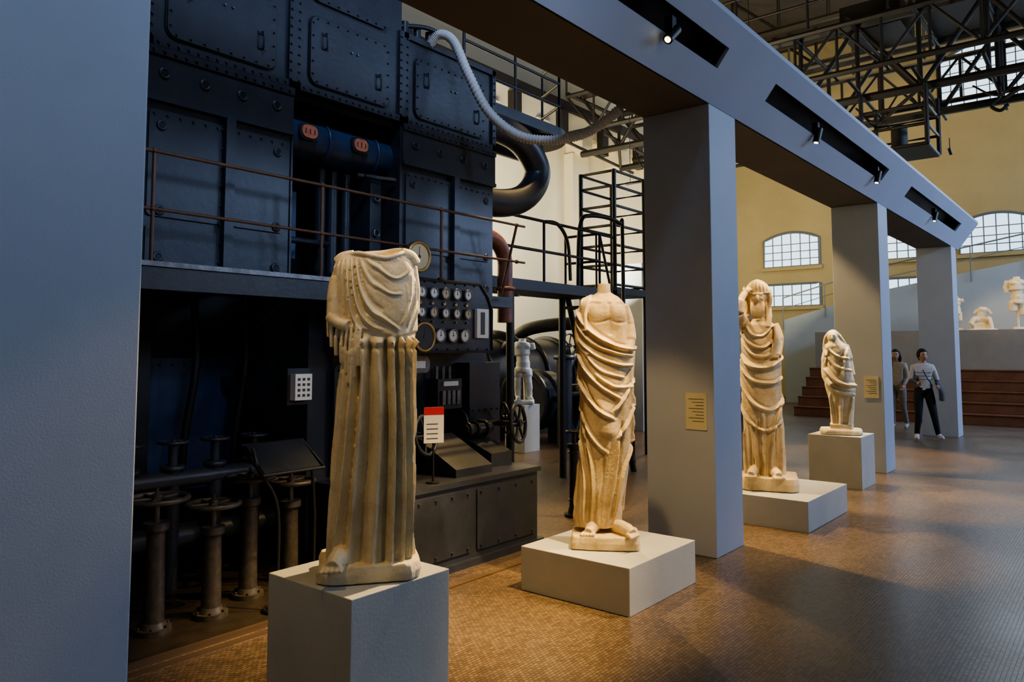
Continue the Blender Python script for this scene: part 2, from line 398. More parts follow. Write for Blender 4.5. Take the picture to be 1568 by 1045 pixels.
def hand(A,w,d,side,up=Vector((0,0,1)),s=1.0,curl=.4):
    w=Vector(w); d=Vector(d).normalized(); x=d.cross(up).normalized(); n=x.cross(d)
    A.tube([w,w+d*.04*s,w+d*.085*s],[.022*s,.034*s,.032*s],10)
    for i in range(4):
        b=w+d*.08*s+x*(-.027+.018*i)*s; l=(.035,.042,.038,.03)[i]*s
        A.tube([b,b+d*l-n*curl*.3*l,b+d*l*1.7-n*curl*l,b+d*l*2.0-n*curl*1.7*l],[.0095*s,.009*s,.008*s,.006*s],8)
    b=w+d*.03*s+x*side*.028*s
    A.tube([b,b+x*side*.022*s+d*.025*s,b+x*side*.028*s+d*.055*s-n*.01*s],[.012*s,.011*s,.008*s],8)

# --- statue 1 : headless peplos figure
D=Drape([(862,499,630,.15,.14),(800,502,630,.15,.14),(750,504,630,.148,.13),(700,507,630,.145,.125),(650,510,631,.14,.12),(600,513,631,.135,.12),
 (560,516,631,.128,.115),(535,517,632,.122,.11),(515,517,633,.118,.105),(500,515,634,.113,.105),(480,513,634,.113,.107),(450,510,633,.113,.107),(425,508,632,.108,.105),
 (412,507,631,.100,.10),(404,508,629,.092,.095),(398,511,626,.084,.088),(395,515,622,.078,.082)],338,570,866,dz=.0035,nt=380,e=.75,inset=2)
for pts,w,h in [
 ([(548,515),(543,600),(536,700),(520,860)],.011,.030),([(561,515),(558,620),(552,720),(544,860)],.010,.038),
 ([(574,515),(574,650),(570,760),(566,860)],.009,.038),([(588,515),(591,640),(590,760),(586,860)],.010,.042),
 ([(602,515),(605,640),(606,760),(605,860)],.009,.038),([(614,515),(617,640),(618,760),(617,860)],.009,.038),
 ([(625,515),(626,640),(627,860)],.007,.026),([(534,530),(528,640),(517,760),(507,860)],.009,.014),
 ([(554,540),(550,650),(540,760),(532,860)],.005,-.030),([(567,520),(566,650),(561,760),(556,860)],.005,-.034),
 ([(581,520),(583,650),(579,860)],.0055,-.042),([(596,520),(598,650),(597,860)],.005,-.038),([(609,520),(611,650),(612,860)],.005,-.036),
 ([(621,520),(622,700),(623,860)],.004,-.03),([(540,560),(534,650),(526,740),(514,860)],.004,-.020),
 ([(568,560),(566,640),(563,700)],.004,.010),([(595,560),(597,700),(594,860)],.004,.012),([(553,600),(549,700),(538,860)],.004,.010),([(611,600),(612,860)],.003,.010)]: D.ridge(pts,w,h,taper=.04,trough=.2)
D.ridge([(528,560),(522,640),(512,740)],.04,.012,2,.1,0)
D.flutes(0,.97,26,.034,1.15,math.pi,2); D.flutes(0,.97,26,.034,-math.pi,-1.0,5)
for pts,w,h in [
 ([(560,398),(576,420),(591,429),(607,424),(622,410)],.006,.011),
 ([(551,398),(566,434),(584,452),(603,452)],.006,.010),
 ([(546,398),(554,445),(571,482),(599,508)],.0065,.018),
 ([(539,398),(545,450),(557,486),(578,509)],.006,.016),
 ([(532,398),(536,450),(544,488),(558,508)],.006,.016),
 ([(525,400),(527,450),(533,505)],.005,.015),([(518,402),(518,450),(523,508)],.005,.014),([(511,406),(511,450),(515,505)],.005,.012),
 ([(629,425),(626,466),(611,502)],.006,.012),([(632,450),(629,484),(620,507)],.005,.010),([(621,420),(617,462),(603,498)],.005,.008),([(612,436),(612,470),(602,500)],.005,.006),
 ([(535.5,398),(540.5,448),(550,488)],.0035,-.018),([(528.5,400),(531.5,448),(538,500)],.0035,-.020),([(521.5,402),(522.5,450),(528,505)],.0035,-.020),([(514,406),(514,450),(518,500)],.0035,-.016),
 ([(542.5,398),(549.5,446),(564,486)],.0035,-.020),([(549,398),(559,444),(578,480)],.0035,-.014),([(626,430),(622,466)],.003,-.010)]: D.ridge(pts,w,h,taper=.10)
D.ridge([(578,455),(592,480)],.05,.008,2,0,0); D.ridge([(612,452),(612,475)],.04,.006,2,0,0)
hx=(np.array([495,515,530,548,565,585,600,615,628,645])-570)/338; hz=(866-np.array([530,522,512,506,509,514,518,514,509,508]))/338
hem=np.interp(D.X,hx,hz)
D.D+=.010*np.clip((D.Z-hem)/.004,0,1)*np.clip((1.25-D.Z)/.2,0,1)
fz=(866-523)/338
D.D+=.008*np.exp(-((D.Z-(fz-.006))/.011)**2)*(1+.9*np.sin(D.T*40))
D.D-=.009*np.exp(-((D.Z-(fz-.034))/.008)**2)
A=Acc(); D.mesh(A)
def T1(u,v,y): return ((u-570)/338,y,(866-v)/338)
A.tube(spline([T1(520,408,.01),T1(513,430,-.01),T1(509,465,-.03),T1(510,492,-.05)]),[.030]*8+[.034]*8+[.032]*9,16)
A.tube(spline([T1(503,486,-.05),T1(516,496,-.08),T1(530,501,-.10)]),.025,14)
for u,v0,v1,y in((501,435,517,-.02),(506,455,532,-.045),(513,490,545,-.06),(521,500,556,-.085),(540,500,576,-.12),(546,505,560,-.125),(533,500,585,-.115),(527,500,570,-.10)):
    A.tube(spline([T1(u+3,v0,y),T1(u,(v0+v1)/2,y-.01),T1(u+1,v1,y)]),[.007]*8+[.010]*9,10)
# shoulder caps, collar around the empty neck socket
A.tube(spline([T1(514,404,0),T1(522,397,-.01),T1(538,394,-.02)]),[.030]*17,12)
A.tube(spline([T1(630,404,0),T1(622,393,-.01),T1(608,389,-.02)]),[.032]*17,12)
A.tube(spline([T1(524,395,-.03),T1(543,391,-.065),T1(566,396,-.085),T1(588,398,-.085),T1(604,391,-.06),T1(614,385,-.02),T1(612,382,.02)]),.011,10)
A.tube(spline([T1(524,395,.03),T1(550,388,.065),T1(582,384,.075),T1(602,381,.055),T1(613,383,.02)]),.015,10)
A.tube(spline([T1(545,392,-.05),T1(566,402,-.08),T1(586,406,-.085),T1(604,399,-.065)]),.008,8)
A.tube([T1(624,408,0),T1(629,440,.01),T1(630,480,.02)],[.030,.030,.026],14)
for i in range(9):
    u=540+i*10.5; A.ell(T1(u,858,-.13+.02*abs(i-4)/4),(.015,.04,.022))
foot(A,(-.130,-.135,.062),-.3,s=.95)
rough_base(A,-.235,.20,-.20,.16,.072,1)
finish(A,'draped_statue',M_marb,(2.235,2.64,.632),math.radians(-39.4),.004,1)

# --- statue 2 : headless man in himation
D=Drape([(798,882,944,.12,.12),(770,883,949,.125,.12),(740,886,954,.13,.12),(700,890,959,.135,.12),(660,893,964,.14,.12),(620,894,966,.14,.125),(580,892,967,.135,.13),
 (550,890,968,.13,.13),(530,889,968,.12,.125),(505,888,967,.115,.12),(485,887,965,.12,.12),(470,889,963,.115,.115),(462,893,959,.10,.10),(455,901,952,.08,.085),(450,911,943,.062,.065),(446,916,938,.052,.055),(438,917,937,.05,.05)],219,927,825,dz=.0045,nt=320,inset=4)
dx=(np.array([880,889,897,905,920,940,962,980])-927)/219; dzz=(825-np.array([440,460,486,500,514,526,530,515]))/219
hem=np.interp(D.X,dx,dzz)
D.D+=.028*np.clip((hem-D.Z)/.007,0,1)
back=np.clip(-np.cos(D.T)*4,0,1); D.D+=.02*back*np.clip((1.66-D.Z)/.03,0,1)
for pts,w,h in [
 ([(890,464),(898,492),(914,512),(940,530),(966,534),(976,516)],.014,.028),([(889,480),(897,507),(914,527),(942,541),(968,545)],.009,.022),
 ([(888,500),(897,524),(918,545),(945,558),(968,558)],.008,.020),
 ([(889,525),(901,562),(925,592),(948,610)],.009,.022),([(889,550),(899,592),(918,622),(940,640)],.009,.020),
 ([(890,575),(898,630),(912,665),(930,690)],.009,.018),([(966,575),(952,605),(938,628)],.009,.024),([(967,600),(956,640),(942,668)],.009,.026),
 ([(891,605),(896,670),(901,730),(897,790)],.009,.022),([(897,640),(908,690),(911,740),(906,795)],.008,.020),
 ([(965,625),(957,680),(944,730),(932,795)],.009,.028),([(966,660),(960,710),(951,760),(941,795)],.008,.026),
 ([(944,665),(938,710),(930,760),(924,795)],.009,.022),([(932,670),(924,720),(917,760),(914,795)],.008,.016),([(889,700),(888,750),(886,795)],.008,.015),
 ([(903,640),(905,720),(902,790)],.005,-.022),([(948,640),(946,690),(937,760),(930,790)],.006,-.028),([(960,650),(954,720),(946,790)],.005,-.024),
 ([(895,560),(908,600),(924,625)],.005,-.018),([(960,565),(948,590)],.006,-.018),([(905,545),(925,568),(955,578)],.007,.015),([(915,570),(938,590),(964,590)],.008,.017),
 ([(926,695),(920,750),(916,790)],.005,-.018)]: D.ridge(pts,w,h)
D.ridge([(930,628),(928,655)],.05,.020,2,0,0)
D.ridge([(912,478),(922,481)],.042,.009,2.2,0,0); D.ridge([(946,478),(955,480)],.042,.009,2.2,0,0)
D.ridge([(934,464),(935,515)],.010,-.009,1.6,.05); D.ridge([(905,491),(913,495),(925,494),(934,491),(944,495),(956,495),(963,490)],.007,-.006,1.6)
D.ridge([(905,461),(925,464)],.008,.007,1.5,.1,0); D.ridge([(943,464),(955,463)],.008,.006,1.5,.1,0)
D.flutes(.15,1.2,22,.026,1.3,math.pi,3); D.flutes(.15,1.2,22,.026,-math.pi,-1.3,6)
A=Acc(); D.mesh(A)
def T2(u,v,y): return ((u-927)/219,y,(825-v)/219)
A.tube(spline([T2(900,469,.01),T2(893,495,0),T2(894,525,-.03),T2(907,545,-.09)]),[.05]*9+[.05]*8+[.042]*8,14)
A.tube(spline([T2(955,469,.01),T2(963,495,.02),T2(966,520,-.01),T2(962,540,-.06)]),[.045]*9+[.042]*8+[.036]*8,14)
for u in (957,962,966):
    A.tube(spline([T2(u,540,-.06),T2(u-1,620,-.05),T2(u-7,700,-.03),T2(u-14,775,-.02)]),[.010]*8+[.014]*8+[.010]*9,8)
for q in range(3):   # mantle folds over the viewer-left shoulder
    A.tube(spline([T2(908-4*q,453+2*q,.03),T2(904-5*q,459+2*q,-.06),T2(899-3*q,482,-.095+.02*q),T2(900-3*q,508,-.115+.02*q)]),[.014]*25,10)
A.cyl(T2(927,450,0),T2(927,435,0),.048,.045,seg=18)
for u,y,a in((905,-.05,-.3),(938,-.05,.55)):
    A.tube([T2(u+3,770,y+.04),T2(u+2,805,y+.03)],[.05,.040],12)
foot(A,((910-927)/219,-.08,.085),-.35,s=.95); foot(A,((948-927)/219,-.10,.085),.7,s=1.05)
A.tube([T2(932,700,.05),T2(938,815,.05)],[.06,.07],10)
rough_base(A,-.235,.22,-.22,.17,.09,3)
finish(A,'draped_statue',M_marb2,(4.46,2.83,.292),math.radians(-57.8),.0048,1)

# --- statue 3 : bearded draped man, arm raised to head
D=Drape([(732,1144,1203,.17,.17),(700,1144,1202,.18,.17),(650,1145,1200,.185,.17),(600,1143,1198,.185,.17),(560,1141,1199,.18,.17),(530,1140,1200,.17,.165),
 (510,1141,1199,.16,.155),(497,1145,1194,.14,.14),(489,1154,1186,.10,.11),(483,1162,1178,.07,.08),(476,1163,1177,.065,.07)],153.5,1170,741.5,dz=.006,nt=260,inset=3)
dx=(np.array([1135,1150,1170,1190,1205])-1170)/153.5; dzz=(741.5-np.array([540,553,560,550,530]))/153.5
hem=np.interp(D.X,dx,dzz); D.D+=.03*np.clip((hem-D.Z)/.012,0,1)
for pts,w,h in [
 ([(1140,500),(1155,525),(1175,532),(1197,512)],.012,.030),([(1141,515),(1158,540),(1178,545),(1199,525)],.012,.030),
 ([(1140,540),(1160,560),(1182,560),(1200,542)],.018,.036),([(1142,556),(1160,580),(1183,585),(1199,575)],.013,.028),
 ([(1150,495),(1160,512),(1175,514),(1188,497)],.011,.024),([(1144,575),(1158,610),(1180,625),(1197,610)],.014,.030),
 ([(1145,595),(1156,640),(1176,655),(1196,640)],.012,.022),
 ([(1146,610),(1158,650),(1165,700),(1163,730)],.013,.034),([(1198,600),(1185,650),(1180,700),(1182,730)],.013,.034),
 ([(1172,625),(1173,670),(1173,730)],.011,.028),([(1150,650),(1152,730)],.011,.026),([(1192,640),(1192,730)],.011,.03),
 ([(1166,630),(1168,730)],.007,-.032),([(1186,640),(1187,730)],.007,-.032),([(1157,650),(1158,730)],.007,-.03)]: D.ridge(pts,w,h)
D.flutes(.05,1.2,18,.03,1.2,math.pi,3); D.flutes(.05,1.2,18,.03,-math.pi,-1.2,6)
A=Acc(); D.mesh(A)
def T3(u,v,y): return ((u-1170)/153.5,y,(741.5-v)/153.5)
hd=T3(1168,456,-.02)
A.ell(hd,(.085,.105,.13)); A.ell(T3(1168,449,.015),(.118,.125,.13))
for i in range(7):
    a=i/6; A.tube(spline([T3(1160+16*a,464,-.09),T3(1160+16*a,476,-.115),T3(1163+10*a,488-4*abs(a-.5),-.10)]),.016,8)
A.ell(T3(1168,458,-.125),(.015,.03,.034))
A.tube([T3(1161,452,-.108),T3(1168,451,-.12),T3(1175,452,-.108)],.012,8)
A.ell(T3(1162,458,-.108),(.016,.012,.010)); A.ell(T3(1174,458,-.108),(.016,.012,.010))
for i in range(11):
    a=-1.5+3.0*i/10
    A.tube(spline([T3(1168,429,.0),T3(1168+9*math.sin(a),433,-.075*math.cos(a)),T3(1168+16*math.sin(a),441,-.105*math.cos(a)),T3(1168+19*math.sin(a),450,-.10*math.cos(a))],5),[.014]*15+[.022],7)
for sx in(-1,1):
    for q in range(3):
        x0=1168+sx*(17-2*q); A.tube(spline([T3(x0,444,-.04+.03*q),T3(x0+sx*2,458,-.05+.03*q),T3(x0,472,-.04+.02*q),T3(x0+sx*1.5,486,-.06)],5),.020,8)
for x0 in (1181,1184):
    A.tube(spline([T3(x0-2,460,.0),T3(x0+1,474,-.04),T3(x0+1,490,-.08),T3(x0-1,502,-.11)]),.022,8)
A.tube(spline([T3(1150,497,0),T3(1143,490,-.12),T3(1141,480,-.22)]),[.066]*9+[.054]*8,14)
A.tube(spline([T3(1141,480,-.22),T3(1144,463,-.20),T3(1150,450,-.14)]),[.054]*9+[.034]*8,14)
hand(A,T3(1150,451,-.14),(.45,.5,.6),1,up=Vector((0,1,-.6)),s=.9,curl=.3)
for q in range(4):
    A.tube(spline([T3(1190+q,500,-.05-.02*q),T3(1196-q,520,-.09-.02*q),T3(1193-3*q,548,-.13)]),.022,8)
A.tube(spline([T3(1189,498,0),T3(1196,520,-.02),T3(1192,545,-.10)]),[.06]*9+[.055]*8,14)
foot(A,((1158-1170)/153.5,-.17,.12),-.2,s=1.15); foot(A,((1186-1170)/153.5,-.17,.12),.3,s=1.15)
rough_base(A,-.21,.33,-.29,.2,.13,5)
finish(A,'bearded_statue',M_marb2,(7.36,2.85,.276),math.radians(-69.3),.0065,1)

# --- statue 4 : small veiled draped figure
D=Drape([(655,1268,1302,.13,.13),(630,1268,1303,.14,.13),(608,1265,1305,.15,.14),(590,1261,1306,.16,.14),(575,1261,1304,.155,.14),(555,1263,1301,.145,.13),
 (540,1263,1299,.14,.13),(530,1264,1296,.12,.12),(523,1266,1290,.10,.10),(516,1267,1286,.085,.08),(509,1269,1282,.06,.07)],125,1283,663,dz=.006,nt=240,inset=1)
for pts,w,h in [
 ([(1266,528),(1280,545),(1298,550)],.014,.028),([(1264,538),(1278,560),(1301,568)],.014,.03),([(1261,560),(1282,585),(1307,590)],.020,.045),
 ([(1260,580),(1282,600),(1306,604)],.015,.034),([(1296,530),(1290,550),(1285,580)],.014,.03),([(1270,600),(1275,655)],.013,.03),
 ([(1300,600),(1290,655)],.013,.03),([(1285,605),(1283,655)],.012,.026),([(1270,530),(1268,545),(1264,565)],.012,.025),
 ([(1290,535),(1281,558)],.008,-.028),([(1279,610),(1279,655)],.008,-.03)]: D.ridge(pts,w,h)
D.flutes(.0,1.0,16,.03,1.2,math.pi,3); D.flutes(.0,1.0,16,.03,-math.pi,-1.2,6)
A=Acc(); D.mesh(A)
def T4(u,v,y): return ((u-1283)/125,y,(663-v)/125)
A.tube(spline([T4(1269,532,0),T4(1264,552,-.02),T4(1264,578,-.06),T4(1273,590,-.14)]),[.05]*9+[.045]*8+[.04]*8,12)
A.tube(spline([T4(1291,530,0),T4(1296,550,0),T4(1300,575,-.02)]),[.055]*9+[.045]*8,12)
A.ell(T4(1275,517,-.02),(.065,.085,.085))
A.ell(T4(1274,518,-.105),(.011,.02,.022)); A.tube([T4(1271,514,-.098),T4(1278,514,-.098)],.008,6)
for q in range(4):
    A.tube(spline([T4(1263+q,536,.0+.03*q),T4(1266,517,-.03+.03*q),T4(1276,508+q,-.03+.03*q),T4(1286,518,-.03+.03*q),T4(1296-q,536,0+.03*q)]),.024,10)
A.ell(T4(1277,521,.04),(.10,.08,.105)); A.ell(T4(1277,532,-.02),(.11,.10,.07))
A.box(-.12,.12,-.15,.12,.03,.12)
rough_base(A,-.24,.23,-.22,.2,.06,7)
finish(A,'veiled_statue',M_marb,(9.66,2.76,.607),math.radians(-74),.007,1)

# --- far statues
def nude_torso(name,loc,rot,m,s=1.0,legs=True,lean=0):
    A=Acc()
    A.tube(spline([(0,0,.52*s),(0.01,0,.62*s),(.0,0,.78*s),(-.01,0,.92*s),(0,0,1.0*s),(0,0,1.06*s)]),[.13*s]*6+[.115*s]*6+[.105*s]*5+[.13*s]*8+[.12*s]*8+[.06*s]*8,16)
    A.ell((-.06*s,-.08*s,.93*s),(.07*s,.05*s,.05*s)); A.ell((.06*s,-.08*s,.93*s),(.07*s,.05*s,.05*s))
    A.tube([(-.15*s,0,.98*s),(-.19*s,.02,.84*s),(-.17*s,.02,.74*s)],[.05*s,.045*s,.04*s],12)
    A.tube([(.15*s,0,.98*s),(.18*s,.01,.88*s)],[.05*s,.045*s],12)
    if legs:
        A.tube(spline([(-.07*s,0,.56*s),(-.08*s,-.03,.32*s),(-.07*s,0,.06*s)]),[.085*s]*5+[.06*s]*6+[.05*s]*3+[.036*s]*3,14)
        A.tube(spline([(.07*s,0,.56*s),(.1*s,-.05,.32*s),(.12*s,.03,.06*s)]),[.085*s]*5+[.06*s]*6+[.05*s]*3+[.036*s]*3,14)
        foot(A,(-.07*s,-.02,.05*s),0,s=s); foot(A,(.12*s,0,.05*s),.2,s=s)
        A.cyl((.07*s,.06*s,0),(.06*s,.05*s,.5*s),.05*s,seg=10)
        rough_base(A,-.18*s,.19*s,-.17*s,.13*s,.06*s,4)
    else:
        A.cyl((0,0,.0),(0,0,.55*s),.03,seg=8); A.box(-.12,.12,-.1,.1,0,.08)
        A.tube([(-.07*s,0,.56*s),(-.08*s,0,.38*s)],[.085*s,.07*s],12); A.tube([(.07*s,0,.56*s),(.09*s,-.03,.3*s)],[.085*s,.06*s],12)
    finish(A,name,m,loc,rot,.010,2)
nude_torso('nude_male_statue',(9.58,7.65,.752),math.radians(-50),M_marbw,1.0)

# ---------------------------------------------------------------- diesel engine
E=Acc()
YB=4.75
def bolt(x,z,y=YB,r=.012,t=.014,m=0,seg=6): E.cyl((x,y,z),(x,y-t,z),r,r*.8,seg=seg,m=m)
def bolts_h(x0,x1,z,step,y=YB,**k):
    n=max(1,int((x1-x0)/step))
    for i in range(n+1): bolt(x0+(x1-x0)*i/n,z,y,**k)
def bolts_v(x,z0,z1,step,y=YB,**k):
    n=max(1,int((z1-z0)/step))
    for i in range(n+1): bolt(x,z0+(z1-z0)*i/n,y,**k)
joints=[-1.2,-.1,1.0,2.1,3.2,4.29,5.5]
for i in range(6):
    a,b=joints[i],joints[i+1]; top=4.36 if i==5 else 4.95
    E.box(a+.012,b-.012,YB,7.6,3.56,top)
    E.box(a+.0,b-.0,YB+.03,7.5,3.5,top-.02,1)
    E.rplate(a+.13,b-.15,3.635,4.19,YB,.012,.08,1)
    E.rplate(a+.14,b-.16,3.645,4.18,YB,.022,.07,0)
    bolts_h(a+.2,b-.22,3.665,.085,YB-.022,r=.008); bolts_h(a+.2,b-.22,4.16,.085,YB-.022,r=.008)
    bolts_v(a+.16,3.72,4.12,.085,YB-.022,r=.008); bolts_v(b-.18,3.72,4.12,.085,YB-.022,r=.008)
    for x,zz in((a+.27,4.0),(b-.28,3.83)):
        E.tube(spline([(x,YB-.022,zz+.06),(x,YB-.055,zz+.05),(x,YB-.055,zz-.05),(x,YB-.022,zz-.06)],4),.008,6,0)
        E.box(x-.03,x+.03,YB-.032,YB-.02,zz+.045,zz+.065); E.box(x-.03,x+.03,YB-.032,YB-.02,zz-.065,zz-.045)
    bolt((a+b)/2-.02,3.99,YB-.022,r=.01,m=6); bolt((a+b)/2+.04,3.99,YB-.022,r=.01,m=6)
    if i<5:
        E.rplate(a+.15,b-.17,4.30,4.82,YB,.025,.07,0); bolts_h(a+.2,b-.22,4.32,.085,YB-.025,r=.009)
    for dxx in(-.035,.035):
        bolts_v(a+dxx,3.62,top-.06,.065,YB-.028,r=.010)
    E.box(a-.05,a+.05,YB-.028,YB,3.56,top)
    bolts_h(a+.08,b-.08,3.585,.065,YB-.028,r=.010)
    E.box(a,b,YB-.028,YB,3.56,3.61)
E.box(5.45,5.5,YB-.028,YB,3.56,4.36); bolts_v(5.475,3.62,4.3,.065,YB-.028,r=.010)
E.box(4.29,5.5,YB-.028,YB+.02,4.31,4.36)
for i in (0,1,2,3,5):
    a,b=joints[i],joints[i+1]
    E.box(a+.004,b-.004,YB+.01,7.6,2.1,3.555)
    E.box(a,b,YB-.02,YB+.01,3.2,3.555)
    E.box(a,b,YB-.035,YB-.02,3.50,3.555); bolts_h(a+.05,b-.05,3.525,.07,YB-.035,r=.010)
    E.box(a,b,YB-.035,YB-.02,3.2,3.235); 
    for f in(.12,.37,.62,.87):
        x=a+(b-a)*f; E.torus((x,YB-.022,3.39),(0,1,0),.030,.010,0,16,6); E.cyl((x,YB+.0,3.39),(x,YB-.028,3.39),.022,seg=12,m=1)
    mid=(a+b)/2+.04
    E.box(mid-.035,mid+.035,YB-.05,YB+.01,2.1,3.2); 
    for dxx in(-.045,.045): bolts_v(mid+dxx,2.2,3.12,.12,YB+.01,r=.010,t=.02)
    for (p,q) in((a+.05,mid-.05),(mid+.05,b-.05)):
        E.rplate(p,q,2.46,3.15,YB+.01,.018,.03); E.rplate(p,q,2.14,2.40,YB+.01,.014,.02)
        bolts_h(p+.03,q-.03,3.12,.08,YB-.008,r=.009)
    for x in(b-.12,a+.13):
        for z in(3.05,2.5,2.2):
            E.torus((x,YB-.012,z),(0,1,0),.026,.010,0,14,6); E.cyl((x,YB,z),(x,YB-.02,z),.018,seg=10,m=1)
# recess in bay 4
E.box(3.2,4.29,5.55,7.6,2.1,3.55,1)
E.box(3.2,3.215,YB,5.55,2.1,3.55,0); E.box(4.275,4.29,YB,5.55,2.1,3.55,0)
E.cyl((3.2,5.0,3.27),(4.29,5.0,3.27),.16,seg=28,m=2)
for x in(3.22,3.62,4.12): E.torus((x,5.0,3.27),(1,0,0),.162,.018,2,28,6)
for x in(3.40,3.90):
    E.rplate(x-.085,x+.085,3.225,3.355,4.86,.05,.05,0); E.rplate(x-.07,x+.07,3.24,3.34,4.812,.012,.045,8)
    for q in(-.04,0,.04): E.box(x+q-.004,x+q+.004,4.797,4.80,3.27,3.31,9)
E.tube([(3.9,4.85,3.05),(4.25,4.78,3.06)],.018,8,6); E.box(3.95,4.25,4.80,4.85,3.04,3.06,0)
for x in(3.72,3.84,3.98): E.cyl((x,5.1,2.1),(x,5.1,3.1),.045,seg=14,m=0)
E.box(3.24,3.56,5.2,5.24,2.35,2.9,2); E.box(4.08,4.2,4.9,5.3,2.1,3.1,0)
for z in (2.3,2.6,2.9): E.torus((4.14,4.88,z),(0,1,0),.03,.008,6,14,6)
E.tube([(3.25,4.9,2.45),(3.65,4.9,2.45),(3.65,5.1,2.45)],.025,8,0)
for i in range(5):
    a,b=joints[i],joints[i+1]; c=(a+b)/2
    E.cyl((c,5.6,4.95),(c,5.6,5.35),.42,.38,seg=28); E.cyl((c,5.6,5.35),(c,5.6,5.5),.2,seg=20)
    E.tube(spline([(c,5.3,5.2),(c,5.0,5.3),(c+.2,4.85,5.1),(c+.2,4.85,4.95)]),.05,10)
c=4.9
E.cyl((c,5.5,4.3),(c,5.5,4.62),.4,.36,seg=28); E.cyl((c,5.5,4.62),(c,5.5,4.8),.16,seg=18)
for x in(4.45,4.6,4.75): E.cyl((x,4.9,4.36),(x,4.9,4.55),.035,seg=10)
E.tube(spline([(4.4,4.9,4.5),(4.7,4.85,4.56),(5.0,4.85,4.52),(5.3,4.9,4.4)]),.022,8)
# big exhaust bend
E.tube(spline([(5.2,5.1,3.86),(5.9,5.1,3.97),(6.4,5.1,3.90),(6.66,5.1,3.62),(6.45,5.1,3.32),(6.0,5.1,3.17),(5.3,5.1,3.15)],8),.15,22)
for p in((5.56,5.1,3.93),(5.58,5.1,3.15)): E.torus(p,(1,0,0),.16,.035,0,24,8)
E.tube(spline([(5.3,5.0,2.74),(5.75,5.0,2.76),(5.95,5.0,2.6),(5.97,5.0,2.3),(5.97,5.0,1.9)],8),.08,16,3)
E.torus((5.97,5.0,2.25),(0,0,1),.09,.02,3); E.torus((5.58,5.0,2.75),(1,0,0),.09,.02,3)
# lower body
E.box(3.62,5.42,YB+.02,7.6,0,2.06)
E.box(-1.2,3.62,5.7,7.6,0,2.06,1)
E.box(3.42,3.62,YB+.05,5.7,0,2.06)
for x in(-.1,1.3,2.4): E.box(x,x+.14,5.45,5.7,0,2.06,1)
E.box(2.55,3.3,5.62,5.70,.55,1.55,2); E.box(1.55,2.3,5.62,5.7,.55,1.45,2)
bolts_h(2.6,3.25,1.5,.09,5.62); bolts_h(1.6,2.25,1.4,.09,5.62)
for x in(1.9,2.3,2.75,3.15):
    E.tube(spline([(x,5.4,.1),(x,5.35,.9),(x+.05,5.3,1.5),(x+.02,5.3,2.0)]),.03,8,1)
# platform edge beam
E.box(-1.2,3.52,4.42,YB+.05,2.02,2.10,0); E.box(-1.2,3.52,4.40,4.43,1.965,2.13,0); E.box(-1.2,3.52,4.385,4.40,2.10,2.13,6)
E.box(5.2,5.6,4.6,YB+.05,2.02,2.12,0)
for x in(-.6,.6,1.8,3.0): E.tube([(x,4.45,2.02),(x,YB+.1,1.78)],.02,6)
# base step block
E.box(3.45,5.08,3.90,YB+.1,.03,.60); E.box(3.42,5.11,3.88,YB+.1,.60,.64)
E.box(3.42,5.12,3.86,YB,.0,.05)
for a,b in((3.5,4.25),(4.32,5.03)):
    E.rplate(a,b,.10,.56,3.90,.012,.02); bolts_h(a+.04,b-.04,.53,.16,3.888,r=.01); bolts_h(a+.04,b-.04,.13,.16,3.888,r=.01)
def lect(x0,x1,y0,y1,zf,zb):
    E.poly([(x0,y0,.64),(x0,y1,.64),(x0,y1,zb),(x0,y0,zf)],(x1-x0,0,0),0)
lect(4.2,4.62,4.0,4.45,.70,.92); lect(4.78,5.05,4.15,4.5,.75,.88)
# instrument console
pts=[(3.55,1.60),(5.18,1.60),(5.18,1.98),(5.12,2.10),(5.02,2.20),(3.55,2.20)]
E.poly([(x,4.50,z) for x,z in pts],(0,.3,0),0)
fr=[(x,4.495,z) for x,z in pts]; fr.append(fr[0]); E.tube(fr,.014,6,0,smooth=False)
def gauge(x,z,r,y=4.50,face=4,ring=6):
    E.cyl((x,y+.01,z),(x,y-.028,z),r*1.1,seg=24,m=ring); E.cyl((x,y-.028,z),(x,y-.031,z),r*.92,seg=24,m=face)
    E.torus((x,y-.028,z),(0,1,0),r,.006+r*.08,ring,24,6)
    E.box(x-.002,x+.002,y-.0335,y-.031,z,z+r*.7,9,)
    E.cyl((x,y-.031,z),(x,y-.035,z),r*.12,seg=8,m=9)
for j,z in enumerate((2.09,1.925)):
    for i in range(9): gauge(3.72+i*.14,z,.044 if j==0 else .040,face=4 if (i+j)%3 else 10)
    for i in range(9): bolt(3.72+i*.14,z-.075,4.5,.010,.02,6)
for i in range(3): gauge(4.50+i*.15,1.735,.054,face=4)
for i in range(9): E.cyl((3.72+i*.14,4.5,2.007),(3.72+i*.14,4.485,2.007),.016,seg=10,m=5)
gauge(4.31,1.72,.115,face=9,ring=5); gauge(3.9,1.7,.07)
E.box(4.955,5.11,4.47,4.50,1.72,1.98,4); E.box(5.005,5.055,4.465,4.47,1.75,1.95,9)
bolts_h(3.6,4.95,2.18,.12,4.5,r=.008); bolts_h(3.6,5.12,1.62,.12,4.5,r=.008)
gauge(4.15,2.36,.115,y=4.40,face=10,ring=5); E.cyl((4.15,4.42,2.18),(4.15,4.42,2.27),.016,seg=8,m=5)
E.rplate(4.26,4.54,1.42,1.56,4.76,.12,.05,6); E.box(4.32,4.48,4.63,4.645,1.46,1.52,4); E.cyl((4.3,4.7,1.5),(4.22,4.7,1.5),.03,seg=10,m=6)
E.box(4.62,4.92,4.62,4.77,1.10,1.36,0); E.box(4.68,4.86,4.605,4.62,1.30,1.34,4)
for i in range(4): E.box(4.66+i*.06,4.70+i*.06,4.6,4.62,1.14,1.26,6)
